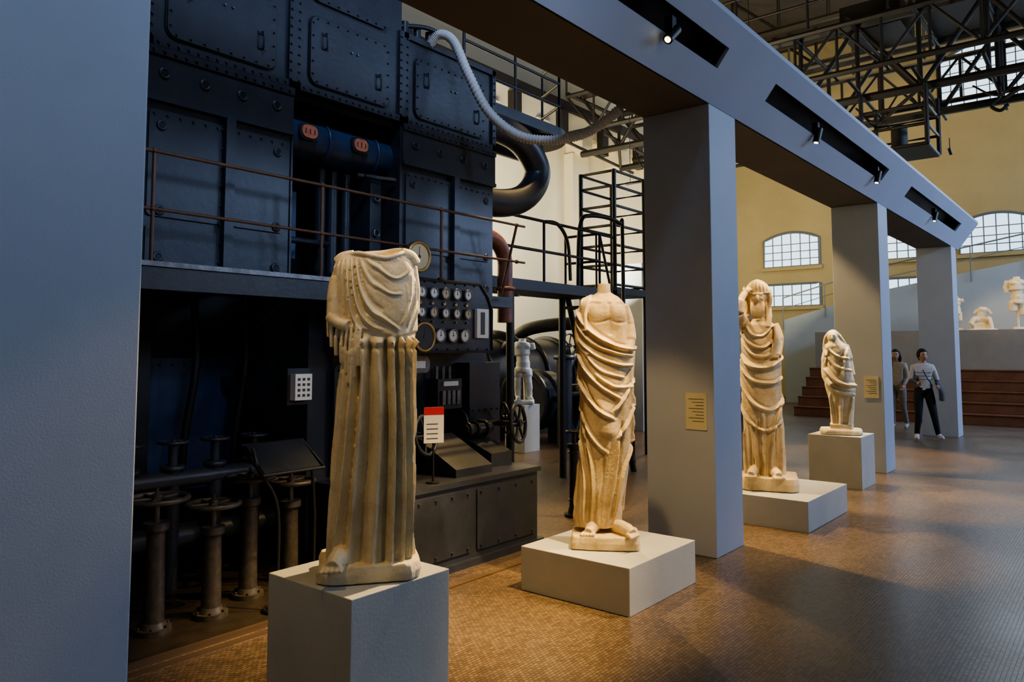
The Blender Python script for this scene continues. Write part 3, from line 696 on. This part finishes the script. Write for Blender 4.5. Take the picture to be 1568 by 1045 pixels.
for i in range(3): E.cyl((4.68+.08*i,4.70,1.36),(4.68+.08*i,4.70,1.47),.018,seg=8,m=6)
gauge(4.72,.95,.05,y=4.74,face=10)
for x,z,r in((4.05,1.1,.05),(4.2,.95,.05),(4.95,.85,.05)): E.torus((x,4.70,z),(0,1,0),r,.012,0)
E.rplate(3.62,3.95,.70,1.5,4.77,.03,.04); bolts_v(3.66,.75,1.45,.1,4.74); bolts_v(3.91,.75,1.45,.1,4.74)
E.box(5.0,5.42,4.6,4.8,.64,1.5); E.rplate(4.98,5.40,.75,1.1,4.6,.02,.03); bolts_h(5.02,5.36,1.07,.08,4.58,r=.009)
for x,y in((3.95,4.6),(4.12,4.55),(4.88,4.5),(4.98,4.55)): E.tube(spline([(x,y,.64),(x,y,.85),(x+.05,y+.1,1.05),(x+.05,4.78,1.1)]),.018,8,6)
for i,x in enumerate((4.0,4.1,4.2,4.3,4.4)):
    E.tube([(x,4.65,1.6),(x,4.65,1.15+.05*i),(x+.02,4.8,1.1+.05*i)],.010,6,3 if i%2 else 6)
E.tube([(4.28,4.6,1.42),(4.27,4.55,1.25),(4.24,4.6,1.1)],.010,6,7)
E.wheel((4.12,4.25,.95),(.25,-1,.2),.15,.016,0); E.cyl((4.12,4.25,.95),(4.15,4.7,.95),.02,seg=8)
E.wheel((5.20,4.20,.97),(.3,-1,.1),.165,.018,0,6); E.cyl((5.20,4.2,.97),(4.95,4.75,.95),.025,seg=8); E.wheel((5.26,4.4,1.0),(.9,-.6,.1),.13,.014,0,6)
E.cyl((5.0,4.45,.64),(5.0,4.45,1.0),.05,seg=12); E.cyl((4.72,4.4,.93),(5.05,4.4,.93),.05,seg=14)
for x in (4.75,4.85,4.97): E.torus((x,4.4,.93),(1,0,0),.06,.014,0,20,6)
E.wheel((3.66,4.3,.95),(.2,-1,.1),.11,.014,7)
# label box
E.box(3.145,3.285,4.56,4.62,1.255,1.44,4)
for i in range(3):
    for j in range(4): E.box(3.165+.04*i,3.185+.04*i,4.556,4.56,1.28+.038*j,1.298+.038*j,9)
E.box(3.12,3.31,4.62,4.66,1.22,1.48,0); E.box(3.18,3.26,4.66,5.7,1.3,1.4,0)
E.build('diesel_engine',[M_eng,M_eng2,M_blue,M_rust,M_white,M_brass,M_steel,M_red,M_orange,M_ink,M_cream])

def valve(name,x,y,h,R,cr=.058):
    A=Acc()
    A.cyl((0,0,0),(0,0,.03),cr*1.7,seg=20); A.cyl((0,0,.03),(0,0,.06),cr*1.3,cr*1.1,seg=20)
    A.cyl((0,0,.05),(0,0,h-.17),cr,cr*.85,seg=20); A.torus((0,0,h-.17),(0,0,1),cr*.9,.014,0,20,6)
    A.cyl((0,0,h-.17),(0,0,h-.13),cr*1.2,seg=20); A.cyl((0,0,h-.13),(0,0,h+.03),.018,seg=10)
    A.wheel((0,0,h),(0,0,1),R,.016,0,5); A.cyl((0,0,h+.03),(0,0,h+.06),.01,seg=8)
    for i in range(6):
        a=i*math.pi/3; A.cyl((cr*1.45*math.cos(a),cr*1.45*math.sin(a),.03),(cr*1.45*math.cos(a),cr*1.45*math.sin(a),.045),.009,seg=6)
    A.build(name,[M_valve],loc=(x,y,0.021))
valve('handwheel_valve',2.08,4.33,.74,.165); valve('handwheel_valve',2.42,4.32,.66,.15); valve('handwheel_valve',2.76,4.48,.76,.15)
valve('handwheel_valve',3.12,4.55,.68,.155); valve('handwheel_valve',1.7,4.35,.72,.15); valve('handwheel_valve',1.1,4.4,.7,.15)
A=Acc()
for x in(1.9,2.2,2.5,2.8,3.1): 
    A.cyl((x,5.0,.0),(x,5.0,.8),.05,seg=14); A.torus((x,5.0,.8),(0,0,1),.06,.02); A.cyl((x,5.0,.8),(x,5.0,.95),.03,seg=10); A.wheel((x,5.0,.97),(0,0,1),.09,.012)
A.tube([(1.2,5.0,.72),(3.35,5.0,.72)],.06,16); A.tube([(1.2,5.15,.3),(3.35,5.15,.3)],.09,16)
A.build('pipe_manifold',[M_eng],loc=(0,0,.021))
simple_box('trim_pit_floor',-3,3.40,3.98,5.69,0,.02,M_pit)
A=Acc(); A.box(-3,3.4,3.86,3.90,0,.012); A.box(-3,3.4,3.95,3.975,0.0,.03); 
A.box(2.6,4.9,3.62,3.65,0,.008)
A.build('trim_floor_strip',[M_strip])
A=Acc()
A.tube(spline([(2.72,4.1,0),(2.72,4.1,.6),(2.60,4.12,.85),(2.60,4.2,.98)],6),.012,8)
A.tube([(2.56,4.02,.84),(3.00,4.02,.84),(3.06,4.34,.99),(2.60,4.34,.99),(2.56,4.02,.84)],.010,8)
A.poly([(2.58,4.04,.845),(2.98,4.04,.845),(3.04,4.32,.985),(2.62,4.32,.985)],(0,0,.01),1)
A.tube([(3.03,4.2,.93),(3.1,4.25,.5),(3.1,4.25,0)],.012,8); A.torus((2.72,4.1,.012),(0,0,1),.07,.012)
A.build('lectern_sign',[M_raild,M_eng],loc=(0,0,.021))
A=Acc(); A.box(-.075,.075,-.004,.004,0,.26,0); A.box(-.075,.075,-.0055,-.004,.205,.26,1)
for i in range(4): A.box(-.055,.03,-.0055,-.004,.03+.035*i,.036+.035*i,2)
A.cyl((0,.012,-.285),(0,.012,.02),.008,seg=8,m=3); A.cyl((0,.012,-.29),(0,.012,-.28),.05,seg=16,m=3)
A.build('information_sign',[M_white,M_red,M_ink,M_raild],loc=(3.93,3.97,.932),rot=math.radians(-30))

A=Acc(); Yr=4.46
zt=2.80
for x,z0 in((.0,2.1),(1.1,2.1),(2.06,2.1),(3.27,2.1),(4.49,2.2),(5.5,2.12)): A.cyl((x,Yr if x<5 else Yr+.2,z0),(x,Yr,zt),.013,seg=8); A.ell((x,Yr,zt),(.02,.02,.02)); A.ell((x,Yr,2.45),(.02,.02,.02)); A.cyl((x,Yr,z0),(x,Yr,z0+.02),.03,seg=8)
A.tube([(-1.2,Yr,zt),(5.62,Yr,zt)],.012,8); A.tube([(-1.2,Yr,2.45),(5.62,Yr,2.45)],.011,8)
A.build('walkway_railing',[M_rail])

A=Acc(); P=spline([(4.62,4.75,4.36),(4.66,4.66,4.44),(4.72,4.55,4.36),(4.74,4.40,4.05),(4.78,4.2,3.68),(4.86,3.95,3.44),(4.97,3.72,3.37),(5.06,3.5,3.38),(5.11,3.32,3.43),(5.13,3.08,3.55)],40)
A.tube(P,[.036+.008*(i%4<2) for i in range(len(P))],16,0)
A.build('corrugated_hose',[M_hose])

# ---------------------------------------------------------------- structures beyond the engine
def railing(A,pts,h,mids=(.5,),r=.018,step=1.0):
    P=[Vector(p) for p in pts]
    for a,b in zip(P[:-1],P[1:]):
        n=max(1,round((b-a).length/step))
        for i in range(n+1): q=a.lerp(b,i/n); A.cyl(q,q+Vector((0,0,h)),r,seg=6)
        for f in list(mids)+[1]: A.cyl(a+Vector((0,0,h*f)),b+Vector((0,0,h*f)),r,seg=6)
A=Acc()
A.box(5.62,8.1,5.15,5.75,2.28,2.40); 
for x in(6.3,7.9): 
    for y in(5.2,5.65): A.cyl((x,y,0),(x,y,2.3),.045,seg=10)
railing(A,[(5.7,5.17,2.40),(8.05,5.17,2.40),(8.05,5.7,2.40)],.70)
A.tube([(8.1,5.2,2.3),(8.5,5.2,1.2),(8.9,5.2,0)],.04,8); A.tube([(8.1,5.7,2.3),(8.5,5.7,1.2),(8.9,5.7,0)],.04,8)
for i in range(9):
    f=(i+.5)/9; A.box(8.1+.8*f-.1,8.1+.8*f+.1,5.2,5.7,2.3*(1-f)-.02,2.3*(1-f)+.02)
A.tube([(8.1,5.2,3.1),(8.5,5.2,2.05),(8.9,5.2,.85),(8.9,5.2,0)],.018,8)
A.tube(spline([(6.9,5.17,3.1),(7.15,5.17,3.1),(7.35,5.17,2.9),(7.4,5.17,2.45)]),.022,8)
A.tube(spline([(7.9,5.4,2.4),(7.95,5.4,3.2),(8.2,5.4,3.38),(8.9,5.4,3.38),(9.0,5.4,3.1),(9.0,5.4,0)]),.028,8)
A.build('engine_stair_platform',[M_raild])
A=Acc()
A.box(5.55,7.2,5.2,6.2,4.18,4.30); A.cyl((7.2,5.7,4.18),(7.2,5.7,4.30),.5,seg=24)
A.cyl((6.4,5.8,2.42),(6.4,5.8,4.2),.08,seg=12)
A.cyl((5.6,5.5,4.02),(7.1,5.5,4.02),.16,seg=18)
railing(A,[(5.6,5.25,4.30),(7.3,5.25,4.30),(7.55,5.7,4.30)],.85,mids=(.33,.66))
A.build('upper_engine_gallery',[M_eng])
A=Acc()
for x in(9.6,10.5):
    for y in(5.9,6.5): A.cyl((x,y,0),(x,y,4.35),.035,seg=8)
for z in(2.6,2.9,3.2,3.5,3.8,4.1,4.33):
    A.tube([(9.6,5.9,z),(10.5,5.9,z),(10.5,6.5,z),(9.6,6.5,z),(9.6,5.9,z)],.022,6)
A.box(9.5,10.6,5.8,6.6,2.45,2.55); railing(A,[(9.1,5.9,2.5),(9.6,5.9,2.5)],.8)
A.box(9.1,9.6,5.85,6.5,2.42,2.5)
A.build('access_tower',[M_raild])
A=Acc()
A.cyl((10.2,9.6,1.1),(12.9,9.6,1.1),.75,seg=36,m=0)
for x in(10.2,11.0,11.9,12.8): A.torus((x,9.6,1.1),(1,0,0),.77,.06,0,36,6)
A.box(10.0,13,8.9,10.3,0,.45)
A.wheel((11.3,7.6,.85),(.15,-1,0),.8,.07,0,6); A.cyl((11.3,7.6,.85),(11.4,9.2,.95),.12,seg=14)
A.box(11.0,11.6,7.75,8.2,0,1.0)
A.cyl((11.5,7.1,.0),(11.5,7.1,1.3),.36,.32,seg=24,m=1); A.ell((11.5,7.1,1.3),(.32,.32,.2),1); A.tube(spline([(11.5,7.1,1.4),(11.5,7.1,1.9),(11.3,7.5,2.1),(10.9,8.6,2.0),(10.9,9.2,1.5)]),.12,14,0)
for z in(.3,.7,1.1): A.torus((11.5,7.1,z),(0,0,1),.36,.025,1)
A.cyl((10.4,7.4,0),(10.4,7.4,1.55),.13,seg=14); A.torus((10.4,7.4,1.5),(0,0,1),.15,.04); A.wheel((10.4,7.3,1.7),(0,1,0),.2,.02)
A.cyl((10.3,8.2,.75),(11,8.2,.75),.5,seg=28); A.torus((10.3,8.2,.75),(1,0,0),.5,.06); A.torus((10.65,8.2,.75),(1,0,0),.5,.04)
A.tube(spline([(10.2,8.2,1.2),(10.2,8.2,1.7),(10.0,8.6,1.9),(10.2,9.3,1.8)]),.08,12,0)
A.build('auxiliary_compressor',[M_eng,M_blue])
A=Acc()
A.cyl((15.8,7.6,0),(15.8,7.6,1.6),.5,seg=24); A.box(14.5,17.2,7.0,8.3,0,.7); A.cyl((14.6,7.5,1.2),(17,7.5,1.2),.4,seg=24,m=1)
A.tube(spline([(15.8,7.6,1.6),(15.8,7.6,2.3),(15.8,8.4,2.6),(15.8,9.5,2.6)]),.1,12); A.box(14.8,15.4,6.7,7.1,0,1.9)
A.build('auxiliary_pump',[M_eng,M_blue])
simple_box('display_partition',13.4,13.9,7.6,8.2,0,3.4,M_pillar,.005)
A=Acc()
A.cyl((0,0,0),(0,0,.03),.10,seg=24); A.cyl((0,0,.03),(0,0,.09),.07,.052,seg=24); A.cyl((0,0,.09),(0,0,.66),.050,.045,seg=24)
for z in(.16,.62): A.torus((0,0,z),(0,0,1),.050,.012)
A.cyl((0,0,.66),(0,0,.70),.07,seg=24); A.cyl((0,0,.70),(0,0,.82),.022,seg=12); A.wheel((0,0,.82),(0,0,1),.075,.010,0,4)
A.build('valve_post',[M_black],loc=(6.13,4.25,0))

A=Acc(); A.box(-6,27,11.55,12,7.6,8.1)
for x in range(-5,27,2): A.box(x,x+.5,11.45,12,7.1,7.6)
A.build('trim_crane_rail_ledge',[M_wallN])
A=Acc(); A.box(-6,27,11.45,11.7,8.1,8.35)
for x in range(-5,27,2): A.box(x+.9,x+1.2,11.35,11.55,7.2,8.0)
A.build('crane_rail',[M_crane])
A=Acc()
for x in(16.9,21.5): A.box(x,x+.8,11.7,12,0,7.1)
A.build('trim_pilasters',[M_wallN])

# overhead bridge crane
A=Acc(); CY0,CY1=-7.5,11.2
def lattice(x,y0,y1,z0,z1,n,r=.06):
    A.tube([(x,y0,z0),(x,y1,z0)],r*1.5,6,smooth=False); A.tube([(x,y0,z1),(x,y1,z1)],r*1.5,6,smooth=False)
    for i in range(n):
        a=y0+(y1-y0)*i/n; b=y0+(y1-y0)*(i+1)/n
        A.cyl((x,a,z0),(x,a,z1),r*.8,seg=6); 
        if i%2: A.cyl((x,a,z0),(x,b,z1),r*.8,seg=6)
        else: A.cyl((x,a,z1),(x,b,z0),r*.8,seg=6)
for x in(16.6,18.6): lattice(x,CY0,CY1,6.9,8.5,16)
for x in(15.9,19.3): lattice(x,CY0,CY1,7.3,8.3,22,.04)
for i in range(17):
    y=CY0+(CY1-CY0)*i/16; A.cyl((15.9,y,8.4),(19.3,y,8.4),.05,seg=6); A.cyl((15.9,y,7.1),(19.3,y,6.9),.04,seg=6)
    if i%2: A.cyl((16.6,y,6.9),(18.6,min(y+1.2,CY1),6.9),.04,seg=6)
railing(A,[(15.9,CY0,8.4),(15.9,CY1,8.4)],1.1,r=.03,step=1.6); railing(A,[(19.3,CY0,8.4),(19.3,CY1,8.4)],1.1,r=.03,step=1.6)
A.box(16.3,18.9,.6,3.0,8.5,9.3); A.cyl((16.8,1.8,9.4),(18.4,1.8,9.4),.5,seg=20); A.box(16.9,18.3,3.4,4.6,8.5,9.1)
A.cyl((17.6,1.8,6.9),(17.6,1.8,8.5),.05,seg=6)
A.tube(spline([(17.6,1.8,6.9),(17.6,1.8,6.7),(17.6,1.95,6.55),(17.6,1.8,6.42),(17.6,1.66,6.52)]),.035,8)
for x in(16.4,17.6):
    for y in(2.9,4.1): A.cyl((x,y,5.7),(x,y,6.9),.045,seg=6)
for z in(5.7,6.1,6.5): A.tube([(16.4,2.9,z),(17.6,2.9,z),(17.6,4.1,z),(16.4,4.1,z),(16.4,2.9,z)],.035,6)
A.box(16.4,17.6,2.9,4.1,5.66,5.72); A.cyl((16.9,3.5,5.72),(16.9,3.5,6.25),.16,seg=14)
for i in range(10):
    y=-1+i*1.1; A.tube(spline([(16.6,y,6.9),(16.8,y+.5,6.3+.1*(i%3)),(17.2,y+1.0,6.9)]),.02,5)
A.build('bridge_crane',[M_crane])
A=Acc()
for x in(6,11,22,25.5):
    A.tube([(x,-8,11.2),(x,12,11.2)],.1,6,smooth=False)
    for i in range(14):
        y=-8+20*i/14; A.cyl((x,y,11.2),(x,y+1.43,12.5 if i%2 else 11.2),.05,seg=6); A.cyl((x,y,11.2),(x,y,12.5),.05,seg=6)
A.build('trim_roof_trusses',[M_crane])

# ---------------------------------------------------------------- far end
A=Acc()
for i in range(5):
    A.box(19.2+.32*i,20.98,-7.5,6.6,.235*i,.235*(i+1)-.03,0); A.box(19.17+.32*i,20.98,-7.5,6.6,.235*(i+1)-.03,.235*(i+1),0)
    A.box(19.24+.32*i,19.27+.32*i,-7.5,6.6,.235*i,.235*i+.02,0)
A.build('stepped_wood_bench',[M_wood],bevel=.006)
simple_box('gallery_parapet',21.0,23.9,-7.9,6.6,0,2.12,M_concrete)
A=Acc()
A.poly([(24.0,8.5,0),(24.0,-7.9,0),(24.0,-7.9,4.8),(24.0,2.1,4.02),(24.0,5.5,3.42),(24.0,8.5,2.6)],(.15,0,0),0)
A.build('stair_side_panel',[M_panel])
A=Acc(); 
def zp(y): return 3.42-(y-5.5)*.273 if y>5.5 else (4.02-(y-2.1)*.176 if y>2.1 else 4.02+(2.1-y)*.078)
A.tube([(23.95,y,zp(y)+.7) for y in(8.5,5.5,2.1,-7.9)],.022,6); A.tube([(23.95,y,zp(y)+.35) for y in(8.5,5.5,2.1,-7.9)],.012,6)
for i in range(12):
    y=8.5-i*1.3; A.cyl((23.95,y,zp(y)-.3),(23.95,y,zp(y)+.7),.015,seg=6)
A.build('stair_handrail',[M_frame])
for x,y,s in((22.2,2.10,1.25),(22.2,3.42,.85),(22.2,.6,1.2)):
    nude_torso('marble_torso',(x,y,2.122),math.radians(-70),M_marb,s,legs=False)
def seated(loc,rot,s):
    A=Acc()
    A.box(-.25*s,.22*s,-.15*s,.2*s,0,.22*s)
    A.tube(spline([(0,.05*s,.25*s),(-.02*s,.04*s,.42*s),(.03*s,.02*s,.60*s),(.04*s,0,.70*s)]),[.15*s]*8+[.12*s]*8+[.13*s]*6+[.09*s]*3,14)
    A.tube(spline([(-.05*s,.02*s,.27*s),(-.22*s,-.12*s,.34*s),(-.32*s,-.2*s,.18*s)]),[.095*s]*8+[.07*s]*9,12)
    A.tube(spline([(.07*s,.02*s,.27*s),(.16*s,-.2*s,.32*s),(.20*s,-.26*s,.06*s)]),[.095*s]*8+[.06*s]*9,12)
    A.tube([(.15*s,.02*s,.62*s),(.25*s,.0,.48*s)],[.055*s,.045*s],10); A.tube([(-.10*s,.02*s,.62*s),(-.2*s,.02,.52*s)],[.055*s,.04*s],10)
    rough_base(A,-.4*s,.35*s,-.35*s,.25*s,.05*s,9)
    finish(A,'seated_marble_fragment',M_marb,loc,rot,.012,1)
seated((22.2,2.86,2.122),math.radians(-75),.85); seated((22.2,-.9,2.122),math.radians(-75),1.1)
simple_box('display_partition',18.6,18.9,7.2,9.4,0,2.7,M_panel,.005)

A=Acc(); A.tube([(13.5,5.2,5.1),(13.5,8.0,5.1)],.03,8); 
for y in(5.3,7.9): A.cyl((13.5,y,5.1),(13.5,y,12.5),.008,seg=6)
A.build('hanging_light_track',[M_black])
def glow_spot(p,aim,power,size=60,col=WARM):
    lamp_fixture(p[0],aim,p[1],p[2],power,size,col,mount=False)
glow_spot((13.5,5.75,4.76),(9.6,7.65,1.4),900,30,(1,.9,.75)); glow_spot((13.5,6.4,4.76),(12,7,0),500,70)
glow_spot((19.5,3.0,6.2),(22.2,2.4,2.8),520,42,WARM)

# ---------------------------------------------------------------- people
def skin_mesh(verts,edges,radii,sub=2):
    me=bpy.data.meshes.new('tmp'); me.from_pydata(verts,edges,[]); ob=bpy.data.objects.new('tmp',me); COL.objects.link(ob)
    s=ob.modifiers.new('s','SKIN'); s.use_smooth_shade=True
    for i,r in enumerate(radii):
        me.skin_vertices[0].data[i].radius=r if isinstance(r,tuple) else (r,r)
        me.skin_vertices[0].data[i].use_root=(i==0)
    q=ob.modifiers.new('u','SUBSURF'); q.levels=sub; q.render_levels=sub
    dg=bpy.context.evaluated_depsgraph_get(); ev=ob.evaluated_get(dg); out=ev.to_mesh()
    vs=[v.co.copy() for v in out.vertices]; fs=[tuple(p.vertices) for p in out.polygons]
    ev.to_mesh_clear(); bpy.data.objects.remove(ob); return vs,fs
def person(name,loc,rot,J,cols,hair_long=.0,head_turn=0,extra=None):
    names=list(J.keys()); idx={n:i for i,n in enumerate(names)}
    bones=[('pelvis','spine','top'),('spine','chest','top'),('chest','neck','top'),('neck','head','skin'),
      ('chest','shL','top'),('shL','elL','top'),('elL','wrL','fore'),('chest','shR','top'),('shR','elR','top'),('elR','wrR','fore'),
      ('pelvis','hipL','pants'),('hipL','knL','pants'),('knL','anL','pants'),('anL','toL','shoe'),
      ('pelvis','hipR','pants'),('hipR','knR','pants'),('knR','anR','pants'),('anR','toR','shoe')]
    rad=dict(pelvis=(.14,.11),spine=(.125,.095),chest=(.14,.10),neck=.050,head=.055,shL=.062,shR=.062,elL=.043,elR=.043,wrL=.028,wrR=.028,
      hipL=.098,hipR=.098,knL=.066,knR=.066,anL=.045,anR=.045,toL=.036,toR=.036)
    vs,fs=skin_mesh([J[n] for n in names],[(idx[a],idx[b]) for a,b,_ in bones],[rad[n] for n in names])
    A=Acc(); order=['top','pants','skin','shoe','fore','hair','dark','lip']
    segs=[(Vector(J[a]),Vector(J[b]),t) for a,b,t in bones]
    o=len(A.v); A.v+=[tuple(v) for v in vs]
    for f in fs:
        c=sum((vs[i] for i in f),Vector())/len(f); best=9;tt='top'
        for a,b,t in segs:
            d=b-a; q=max(0,min(1,(c-a).dot(d)/d.length_squared)); dist=(c-a-d*q).length
            if dist<best: best=dist;tt=t
        if tt=='top' and c.z<J['pelvis'][2]-.01: tt='pants'
        A.f.append(tuple(i+o for i in f)); A.m.append(order.index(tt)); A.sm.append(True)
    H=Vector(J['head'])+Vector((0,-.015,.055)); M=Matrix.Rotation(head_turn,3,'Z')
    B=Acc(); B.ell((0,0,0),(.073,.092,.112),0,28,20); hv=[]
    for x,y,z in B.v:
        if z<-.02: k_=1-.28*min(1,(-z-.02)/.09); x*=k_
        if y<0 and abs(x)<.016 and -.045<z<.015: y-=.022*(1-abs(x)/.016)*(1-abs(z+.022)/.037)
        if y<0 and .015<abs(x)<.045 and 0<z<.03: y+=.007
        hv.append(H+M@Vector((x,y,z)))
    A.add(hv,B.f,2,True)
    for sx in(-1,1):
        A.ell(H+M@Vector((sx*.028,-.078,.012)),(.011,.006,.006),6,10,6); A.ell(H+M@Vector((sx*.073,.008,-.005)),(.010,.018,.028),2,10,8)
        A.tube([H+M@Vector((sx*.014,-.086,.032)),H+M@Vector((sx*.042,-.074,.032))],.004,6,5)
    A.ell(H+M@Vector((0,-.080,-.058)),(.022,.008,.007),7,12,6)
    B=Acc(); B.ell((0,0,0),(.088,.105,.118),0,28,20); hv=[]
    for x,y,z in B.v:
        y+=.018; z+=.016
        if y<-.035 and z<.055: y=-.035+ (y+.035)*.15; x*=.93
        if z<-.03: x*=.85; y=y*.8+.02
        hv.append(H+M@Vector((x,y,z)))
    A.add(hv,B.f,5,True)
    if hair_long: 
        A.tube(spline([H+M@Vector((0,.06,.02)),H+M@Vector((0,.095,-.08)),H+M@Vector((0,.09,-.08-hair_long))]),[.07]*6+[.075]*5+[.06]*4+[.03]*2,14,5)
        for sx in(-1,1): A.tube(spline([H+M@Vector((sx*.06,.02,.03)),H+M@Vector((sx*.085,.01,-.06)),H+M@Vector((sx*.08,-.01,-.06-hair_long))]),[.03]*10+[.022]*7,10,5)
    n0=len(A.m)
    for s_,nm in((1,'L'),(-1,'R')):
        w=Vector(J['wr'+nm]); d=(w-Vector(J['el'+nm])).normalized()
        hand(A,w-d*.01,d,s_,up=Vector((0,1,.1)),s=.95,curl=.5)
    for i in range(n0,len(A.m)): A.m[i]=2
    if extra: extra(A)
    mats=[mat(name+'_'+o,cols[o],.8 if o!='skin' else .5,var=tuple(c*.75 for c in cols[o]),vscale=14) for o in order]
    ob=A.build(name,mats,loc=loc,rot=rot); return ob
base=dict(skin=(.50,.30,.21),hair=(.012,.009,.008),dark=(.01,.01,.01),lip=(.35,.12,.1))
J1=dict(pelvis=(0,0,.90),spine=(0,0,1.06),chest=(0,-.01,1.24),neck=(0,-.005,1.39),head=(0,-.025,1.47),
 shL=(-.155,0,1.32),elL=(-.21,-.03,1.08),wrL=(-.12,-.20,1.04),shR=(.155,0,1.32),elR=(.23,.02,1.07),wrR=(.20,-.18,.98),
 hipL=(-.085,0,.85),knL=(-.10,-.06,.48),anL=(-.13,.02,.09),toL=(-.15,-.14,.035),
 hipR=(.085,0,.85),knR=(.15,-.02,.47),anR=(.23,.10,.09),toR=(.29,-.04,.04))
def jacket(A):
    for i in range(7):
        a=i/6; A.tube(spline([(.20+.05*a,-.10+.03*i,1.04),(.25+.04*a,-.16+.035*i,.90),(.27+.03*a,-.12+.03*i,.72+.02*(i%3))]),[.035]*8+[.045]*8+[.02],10,4)
    A.tube(spline([(-.02,-.115,1.27),(.06,-.12,1.10),(.14,-.06,.98)]),.008,6,6)
    for z in(1.10,1.16,1.22): A.torus((0,-.005,z),(0,0,1),.145,.004,6,24,4)
c1=dict(base,top=(.62,.58,.54),pants=(.012,.012,.015),shoe=(.6,.6,.6),fore=(.10,.11,.13))
person('walking_woman',(15.32,2.93,0),math.radians(-70),J1,c1,0,.35,jacket)
J2=dict(pelvis=(0,0,.90),spine=(.0,0,1.05),chest=(-.005,0,1.24),neck=(-.01,0,1.39),head=(-.015,-.02,1.47),
 shL=(-.15,0,1.32),elL=(-.18,.03,1.07),wrL=(-.14,-.14,.93),shR=(.15,0,1.32),elR=(.19,.02,1.06),wrR=(.17,-.14,.90),
 hipL=(-.08,0,.85),knL=(-.09,-.09,.48),anL=(-.08,-.08,.09),toL=(-.09,-.23,.035),
 hipR=(.08,0,.85),knR=(.09,0,.47),anR=(.10,.14,.10),toR=(.11,.02,.03))
c2=dict(base,hair=(.03,.018,.012),top=(.42,.38,.34),pants=(.22,.20,.17),shoe=(.5,.5,.5),fore=(.40,.36,.32))
person('strolling_woman',(17.2,3.76,0),math.radians(-100),J2,c2,.18,.3)

# ---------------------------------------------------------------- lights
def area(name,loc,aim,sx,sy,power,col):
    L=bpy.data.lights.new(name,'AREA'); L.shape='RECTANGLE'; L.size=sx; L.size_y=sy; L.energy=power; L.color=col
    o=bpy.data.objects.new(name,L); COL.objects.link(o); o.location=loc; o.rotation_euler=(Vector(aim)-Vector(loc)).to_track_quat('-Z','Y').to_euler(); return o
COOL=(.46,.62,1.0)
for x,p in ((7,20),(11.5,430),(16,750),(20.5,850)): area('unseen_window_light',(x,-7.7,6.2),(x+1.5,2,1.8),2.5,3.4,p,COOL)  # area lights added to supply daylight from unseen south windows
area('daylight_east',(26.4,2,8.0),(14,1,6.5),10,3,380,(.7,.82,1))
area('engine_fill',(-1.8,-3.0,3.0),(3.2,4.75,3.1),2.6,1.2,8,(.65,.78,1.0))
def cool_spot(loc,aim,p,size,rad=.4):  # added cool spots without fixtures, brightening the engine and near pillar
    L=bpy.data.lights.new('cool_wash','SPOT'); L.energy=p; L.color=(.50,.66,1.0); L.spot_size=math.radians(size); L.spot_blend=1; L.shadow_soft_size=rad
    o=bpy.data.objects.new('cool_wash',L); COL.objects.link(o); o.location=loc; o.rotation_euler=(Vector(aim)-o.location).to_track_quat('-Z','Y').to_euler()
cool_spot((1.8,.4,8.0),(3.9,4.75,3.9),900,55)
cool_spot((1.5,-1.0,4.5),(3.2,4.75,2.9),260,50)
cool_spot((.9,-1.0,4.7),(.75,2.54,3.5),110,58)
area('hall_uplight',(9,9.5,2.6),(10,12,7),8,1,1500,(1,.90,.66))
area('hall_uplight',(20,9.0,3.5),(22,12,7),6,1,260,(1,.84,.5))
area('east_wall_wash',(18,3,11.2),(27,3,4.5),9,1,270,(1,.84,.52))
W=bpy.data.worlds.new('world'); scene.world=W; W.use_nodes=True
W.node_tree.nodes['Background'].inputs[0].default_value=(.5,.6,.8,1); W.node_tree.nodes['Background'].inputs[1].default_value=.06
